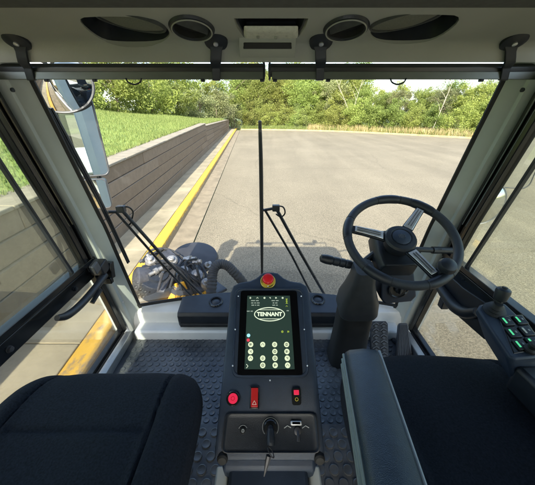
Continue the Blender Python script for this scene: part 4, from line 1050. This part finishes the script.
p = kp_(296.3, 396.5); b_ = MB().prism([p + CX * x - CB * y for x, y in rrect(.0115, .0185, .006, 4)], [p + CX * x * .94 - CB * y * .96 + CN * .007 for x, y in rrect(.0115, .0185, .006, 4)]).build('beacon_switch', 'black_gloss', K)
MB().box(p - CB * .0085 + CN * .0072, (.0125, .0105, .003), Kr).build('lit_window', 'red_lit', b_, bevel=.001)
MB().torus(p + CB * .006 + CN * .0075, CN, .0035, .0007, 20, 6).build('switch_mark', 'yellow', b_)
# lower recessed plate
rc = rq([kp_(u, v) for u, v in ((225.5, 413), (316.5, 413), (320.5, 453), (221, 453))], .014)
g = MB().loft([[p_ - CN * .003 for p_ in rc], [p_ + CN * .005 for p_ in rc], [p_ + CN * .0055 for p_ in ins(rc, .975)], [p_ + CN * .001 for p_ in ins(rc, .945)], [p_ + CN * .0005 for p_ in ins(rc, .93)]])
lp_ = g.build('switch_plate', 'black', K, ang=40)
def ringmark(c, r, a0, a1, m='paint_mark'):
    return MB().tube([c + (CX * math.cos(R(a)) - CB * math.sin(R(a))) * r for a in range(a0, a1, 8)], .0006, 5).build('dial_mark', m, lp_)
p = kp_(243, 430.5, .001); MB().lathe(p, CN, [(.0065, 0), (.0065, .003), (.003, .0035)], 16).build('lamp_knob', 'black_gloss', lp_); ringmark(p + CN * .001, .0105, 30, 160); glyph(p + CN * .0040, .0075, 'paint_mark', lp_, 'knob_mark', 0)
p = kp_(270.5, 427, .001)
kl = MB().lathe(p, CN, [(.0155, 0), (.0155, .004), (.013, .006), (.008, .006)], 32).build('key_switch', 'black_gloss', K); ringmark(p + CN * .002, .0185, -40, 225)
kq = p + CN * .006
g = MB(); g.box(kq + CN * .008, (.0022, .010, .018), Kr)
kb = [kq + CN * .012, kq + CN * .026 + CB * .006, kq + CN * .034 + CB * .022, kq + CN * .034 + CB * .030]
g.tube(kb, [.006, .0085, .0095, .008], 12); ky = g.build('key', 'black', kl)
rg = kb[-1] + CB * .004 - CN * .004
g = MB(); g.torus(rg + CB * .008, Vector((.8, .3, .5)), .011, .0011, 32, 6); g.build('key_ring', 'steel', ky)
g = MB(); a = rg + CB * .014 - CX * .004; b = a + CB * .036 - CX * .010 - CN * .012
g.tube([a, a.lerp(b, .3), b], [.006, .0055, .0012], 8); g.build('key_blade', 'steel', ky)
p = kp_(296, 423, .001)
MB().box(p + CN * .003, (.026, .009, .006), Kr).build('hour_meter', 'silver', lp_, bevel=.002)
MB().box(p + CN * .0056, (.018, .005, .002), Kr).build('meter_window', 'bezel', lp_)
p = kp_(297.5, 431, .001)
g = MB(); g.lathe(p, CN, [(.0085, 0), (.008, .004), (.004, .006)], 20); g.tube([p + CN * .004, p + CN * .016 + CB * .010, p + CN * .017 + CB * .018], [.003, .0034, .0045], 10); g.build('toggle_lever', 'steel', lp_)
for u0, u1 in ((284, 291), (302, 309)):
    MB().tube([kp_(u0, 428, .0015), kp_((u0 + u1) / 2, 425.5, .0015), kp_(u1, 427.5, .0015)], .0012, 6).build('legend', 'paint_mark', lp_)
for u in (222.5, 319.5): MB().lathe(kp_(u, 457, -.006), (0, -1, .3), [(.012, -.02), (.012, .008), (.009, .012), (.003, .013)], 20).build('corner_knob', 'dark', K)
# tunnel with tray below
g = MB(); g.loft([[V(-.088, y, d), V(.092, y, d), V(.098, y, .92), V(-.094, y, .92)] for y, d in ((.40, .735), (.34, .745), (.20, .755), (-.3, .755))]).build('tunnel', 'console', K, bevel=.008)
rim_ = [V(x, y, .750 if y > .3 else .757) for x, y in rrect(1, 1, .2, 4)]
tr_ = lambda k, h: [V(.002 + x * .062 * k, .20 + y * .085 * k, .752 - h) for x, y in rrect(1, 1, .22, 5)]
MB().loft([tr_(1.08, -.004), tr_(1.08, .005), tr_(1.0, .006), tr_(.95, .001), tr_(.94, .001)]).build('tray', 'black_gloss', K)
for x0, x1 in ((-.125, -.094), (.098, .128)):
    MB().loft([[V(x0, y, d), V(x1, y, d), V(x1, y, 1.0), V(x0, y, 1.0)] for y, d in ((.375, .79), (-.3, .80))]).build('side_strip', 'pillar', K, bevel=.004)

# ------------------------------------------------------------------ wipers
def wiper(name, lab, rods, blade, hoses, base):
    t = thing(name, lab, 'wiper', base, 'windscreen wipers')
    for (P, r) in rods:
        MB().tube([wsp(u, v, .05) for u, v in P], r, 8).build('arm', 'black', t)
    bl = [wsp(u, v, .032) for u, v in blade]; bl2 = smooth_path(bl, 5)
    b_ = MB().tube(bl2, [.0045 + .0045 * math.sin(math.pi * min(1, .12 + i / (len(bl2) - 1) * .88)) for i in range(len(bl2))], 8).build('blade', 'black', t)
    MB().tube([p + Vector((0, -.012, 0)) for p in bl2], .004, 6).build('blade_rubber', 'rubber', b_)
    for P in hoses: MB().tube(smooth_path([wsp(u, v, .055) for u, v in P], 5), .0035, 8).build('washer_hose', 'rubber', t)
    MB().box(wsp(*rods[0][0][-1], .045), (.035, .025, .03)).build('head', 'black', t, bevel=.004)
    MB().tube([wsp(*rods[0][0][-1], .05), wsp(*rods[1][0][-1], .05), bl2[len(bl2) // 2 + (0 if blade[0][0] > 200 else 0)] if blade[0][0] > 200 else wsp(108, 212, .04)], .007, 8).build('link', 'black', t)
    MB().lathe(wsp(*rods[0][0][0], .05), (0, -1, .2), [(.02, 0), (.02, .02), (.012, .03)], 16).build('pivot', 'black', t)
wiper('windscreen_wiper', 'black wiper parked along the left pillar with twin arms crossing to the dash', [([(206, 299), (168, 262), (121, 209)], .008), ([(193, 298), (160, 262), (116, 212)], .006)], [(51, 108), (81, 165), (103, 207), (129, 262)], [[(121, 208), (128, 207), (133, 212), (131, 222), (128, 226)]], wsp(206, 299, .05))
wiper('windscreen_wiper', 'black wiper standing upright at mid windscreen with twin arms behind the console', [([(327, 299), (300, 252), (276, 208)], .008), ([(314, 299), (292, 256), (265, 210)], .006)], [(259.8, 121), (261, 165), (261.5, 210), (262, 262), (262, 284)], [[(276, 206), (283, 207), (285, 213), (281, 217), (276, 214)]], wsp(327, 299, .05))

# ------------------------------------------------------------------ mirrors
def disc_mirror(name, lab, c, n, rad, asp=1.0, arm=None, grp=None):
    t = thing(name, lab, 'mirror', c, grp); n = Vector(n).normalized(); a = n.cross(Vector((0, 0, 1))).normalized(); b = a.cross(n)
    E_ = lambda r, h: [c + (a * math.cos(q) + b * asp * math.sin(q)) * r * rad + n * h for q in [k * math.pi / 24 for k in range(48)]]
    MB().loft([E_(.5, -.05), E_(.85, -.035), E_(1.0, -.006), E_(1.03, .004), E_(1.0, .008), E_(.97, .006)]).build('shell', 'shell', t)
    MB().loft([E_(.97, .005)] + [E_(.97 * q, .005 + .026 * (1 - q * q)) for q in [.95 - .05 * k for k in range(19)]]).build('mirror_glass', 'mirror', t, ang=80)
    if arm: MB().tube(smooth_path([c - n * .05] + arm, 5), .011, 10).build('stay', 'black', t)
def box_mirror(name, lab, c, n, w, h, arm=None, r=.03):
    t = thing(name, lab, 'mirror', c); n = Vector(n).normalized(); a = n.cross(Vector((0, 0, 1))).normalized(); b = a.cross(n)
    Q = lambda k, d: [c + a * x + b * y + n * d for x, y in rrect(w / 2 * k, h / 2 * (1 - (1 - k) * w / h), r * k, 5)]
    MB().loft([Q(.7, -.06), Q(.95, -.045), Q(1.0, -.01), Q(1.02, .006), Q(.98, .010), Q(.955, .006)]).build('shell', 'shell', t, ang=50)
    MB().loft([Q(.95, .004), Q(.94, .007)]).build('mirror_glass', 'mirror', t, smooth=False)
    if arm: MB().tube(smooth_path([c - n * .05] + arm, 5), .012, 10).build('stay', 'black', t)
c = at(54, 81, y=1.36); nrm = Vector((.10, -1, -.28)).normalized() - (c - O).normalized()
disc_mirror('convex_mirror', 'large round convex mirror outside the left pillar, cut off by the blind', c, nrm, .148, .84, [c + Vector((-.02, .10, .05)), V(-.86, 1.0, -.22)])
c = at(77, 138, y=1.42); box_mirror('wing_mirror', 'tall flat rectangular mirror hanging outside the left pillar', c, Vector((.13, -1, -.10)).normalized() - (c - O).normalized(), .21, .37, [c + Vector((.03, .06, .3)), V(-.84, 1.05, -.2)])
c = at(97, 194, y=1.42); box_mirror('wing_mirror', 'small low mirror beneath the tall flat mirror by the left wiper', c, Vector((.12, -1, -.25)).normalized() - (c - O).normalized(), .115, .155, [c + Vector((.0, .06, .1)), at(85, 150, y=1.5)], .02)
c = at(482, 203, y=1.16); disc_mirror('convex_mirror', 'oval convex mirror seen through the right door glass beside its frame', c, Vector((.2, -1, -.3)).normalized() - (c - O).normalized(), .085, 1.15, [c + Vector((.05, .06, .15)), V(.86, 1.0, .1)])
c = at(519, 158, y=1.22); box_mirror('wing_mirror', 'flat rectangular mirror seen near the top of the right door glass', c, Vector((.05, -1, -.2)).normalized() - (c - O).normalized(), .15, .26, [c + Vector((.02, .06, .2)), V(.84, 1.0, -.2)])

# ------------------------------------------------------------------ brush head outside, ahead of the left corner
Bt = thing('brush_head', 'grey hydraulic side brush head with yellow bristles beyond the left windscreen corner', 'sweeping brush', (-.95, 2.3, 0))
c = at(157, 279, y=1.95)
axd = Vector((.35, -.25, .9)).normalized()
g = MB(); g.lathe(c, axd, [(.05, -.16), (.135, -.15), (.15, -.10), (.15, .04), (.14, .055), (.09, .06), (.085, .085), (.03, .09)], 36); g.build('motor_cover', 'black', Bt)
MB().lathe(c + Vector((-.09, -.03, .02)), (-.7, -.5, .3), [(.06, -.1), (.10, -.08), (.10, .06), (.08, .075), (.02, .08)], 28).build('hydraulic_motor', 'steel', Bt)
c2 = at(187, 293, y=2.05)
hubz = Vector((c2.x + .02, c2.y, .62))
g = MB(); g.lathe(hubz, (0, 0, 1), [(.05, .05), (.17, .04), (.18, 0), (.17, -.02)], 32); g.build('brush_plate', 'steel', Bt)
g = MB()
for k in range(90):
    a = R(k * 4); r = random.uniform(.12, .175); p0 = hubz + Vector((math.cos(a) * r, math.sin(a) * r, .0)); rr_ = r + random.uniform(.10, .17)
    g.tube([p0, p0 + Vector((math.cos(a) * .05, math.sin(a) * .05, -.15)), Vector((hubz.x + math.cos(a) * rr_ * 1.1, hubz.y + math.sin(a) * rr_ * 1.1, .22))], [.010, .012, .014], 5)
g.build('bristles', 'bristle', Bt)['kind'] = 'stuff'
g = MB()
for (u0, v0, y0), (u1, v1, y1), w in (((165, 252, 2.15), (205, 290, 1.85), .05), ((176, 262, 2.1), (160, 292, 1.8), .035), ((190, 268, 2.1), (222, 292, 1.75), .05), ((143, 268, 2.0), (175, 258, 2.2), .03)):
    a, b = at(u0, v0, y=y0), at(u1, v1, y=y1); n = (b - a).normalized(); e = n.cross(Vector((0, 0, 1))).normalized()
    g.loft([[q + e * w - Vector((0, 0, .012)), q - e * w - Vector((0, 0, .012)), q - e * w + Vector((0, 0, .012)), q + e * w + Vector((0, 0, .012))] for q in (a, a.lerp(b, .5), b)])
g.build('arm_plate', 'steel', Bt, bevel=.006)
for u, v, y, r in ((172, 262, 2.05, .05), (184, 272, 2.0, .045), (197, 277, 1.95, .06), (206, 284, 1.85, .04), (151, 262, 2.05, .05)):
    p = at(u, v, y=y); MB().lathe(p, (.2, -.5, .8), [(r, -.05), (r, .03), (r * .8, .045), (r * .45, .045), (r * .45, .075), (r * .3, .08)], 18).build('fitting', 'fitting', Bt, ang=30)
for P in ([(150, 292, 1.8), (146, 270, 2.0), (160, 252, 2.2), (180, 255, 2.15)], [(170, 288, 1.85), (176, 270, 1.95), (188, 258, 2.1), (203, 268, 2.0), (210, 290, 1.8)], [(182, 290, 1.85), (178, 276, 1.95), (192, 264, 2.05), (198, 280, 1.9)], [(142, 262, 2.1), (152, 250, 2.2), (170, 250, 2.2), (188, 262, 2.1), (196, 274, 2.0)], [(143, 262, 2.0), (148, 256, 2.1), (163, 249, 2.2)]):
    MB().tube(smooth_path([at(u, v, y=y) for u, v, y in P], 6), .011, 8).build('hydraulic_hose', 'rubber', Bt)
c = at(196, 276, y=2.2)
MB().lathe(Vector((c.x, c.y + .05, .78)), (.1, -.2, 1), [(.0, .035), (.14, .03), (.20, .015), (.215, -.02), (.19, -.05)], 40).build('guard_disc', mat('dusty_guard', (.030, .030, .032), .6, var=.3, scale=14), Bt)
MB().tube([at(140, 262, y=2.1), at(146, 258, y=2.1), at(158, 252, y=2.2)], .014, 8).build('guard_rod', 'steel', Bt)
p = at(181, 290, y=1.92)
MB().loft([[at(u, v, y=y) for u, v in ((173, 284), (184, 281), (191, 296), (176, 299))] for y in (1.90, 2.0)]).build('brush_cover', mat('orange_yellow_paint', (.62, .33, .015), .5, var=.25, scale=25), Bt, bevel=.008)
MB().tube([at(163, 272, y=1.78), at(158, 290, y=1.75)], .010, 8).build('cover_strap', 'steel', Bt)
for k in range(9):
    u, v = rn.uniform(146, 208), rn.uniform(256, 288); y = rn.uniform(1.9, 2.1); p = at(u, v, y=y)
    d_ = Vector((rn.uniform(-1, 1), rn.uniform(-1, .2), rn.uniform(-.2, 1))).normalized(); h_ = rn.uniform(.03, .06)
    MB().lathe(p, d_, [(.020, -h_), (.020, -h_ * .3), (.028, -h_ * .3), (.028, h_ * .2), (.016, h_ * .2), (.016, h_), (.010, h_)], 6 if k % 2 else 14).build('fitting', 'fitting', Bt, ang=30)
for k in range(7):
    a_ = at(rn.uniform(150, 205), rn.uniform(258, 270), y=2.05); b_ = at(rn.uniform(150, 215), rn.uniform(282, 296), y=1.86); m_ = a_.lerp(b_, .5) + Vector((rn.uniform(-.08, .08), -.05, rn.uniform(.06, .16)))
    MB().tube(smooth_path([a_, m_, b_], 8), rn.choice((.008, .010, .013)), 8).build('hydraulic_hose', 'rubber', Bt)
Hs = thing('suction_hose', 'bent grey corrugated hose standing between the brush head and the console', 'hose', at(214, 296, y=1.65))
hp_pts = smooth_path([at(u, v, y=y) for u, v, y in ((210, 300, 1.62), (212, 284, 1.68), (213, 272, 1.74), (218, 264.5, 1.78), (226, 265, 1.80), (233, 271, 1.80), (244, 284, 1.80), (252, 300, 1.8))], 9)
MB().tube(hp_pts, [.034 + (.0045 if i % 2 else -.001) for i in range(len(hp_pts))], 16).build('hose', 'hose', Hs)
MB().lathe(hp_pts[2], hp_pts[3] - hp_pts[1], [(.040, -.02), (.043, -.018), (.043, .018), (.040, .02)], 20).build('clamp', 'steel', Hs)

# ------------------------------------------------------------------ light, sky, camera
sd = Vector((.13, 1.30, -1.0)).normalized()
sun = bpy.data.lights.new('sun', 'SUN'); sun.energy = 3.0; sun.angle = R(.5); sun.color = (1, .93, .82)
so = bpy.data.objects.new('sun', sun); COL.objects.link(so); so.rotation_euler = sd.to_track_quat('-Z', 'Y').to_euler(); so.location = (0, -10, 20)
w = bpy.data.worlds.new('World'); S.world = w; w.use_nodes = True; nt = w.node_tree
sk = nt.nodes.new('ShaderNodeTexSky'); sk.sky_type = 'NISHITA'; sk.sun_disc = False
sk.sun_elevation = math.asin(-sd.z); sk.sun_rotation = math.atan2(-sd.x, -sd.y); sk.air_density = 1.0; sk.dust_density = 2.0; sk.ozone_density = 1.0
nt.links.new(sk.outputs[0], nt.nodes['Background'].inputs[0]); nt.nodes['Background'].inputs[1].default_value = .15
cam = bpy.data.cameras.new('camera'); co = bpy.data.objects.new('camera', cam); COL.objects.link(co); S.camera = co
cam.sensor_fit = 'HORIZONTAL'; cam.sensor_width = 36; cam.lens = 36 * FPX / 535; cam.clip_start = .01; cam.clip_end = 2000
co.location = O; co.rotation_euler = (R(90) - PITCH, 0, 0)
vs_ = S.view_settings; vs_.view_transform = 'Standard'; vs_.look = 'None'; vs_.gamma = 1; vs_.use_curve_mapping = False; vs_.exposure = 1.95
S.display_settings.display_device = 'sRGB'
cy = S.cycles; cy.max_bounces = 10; cy.diffuse_bounces = 5; cy.glossy_bounces = 4; cy.transparent_max_bounces = 16; cy.caustics_reflective = False; cy.caustics_refractive = False
cy.use_denoising = True; cy.sample_clamp_indirect = 6
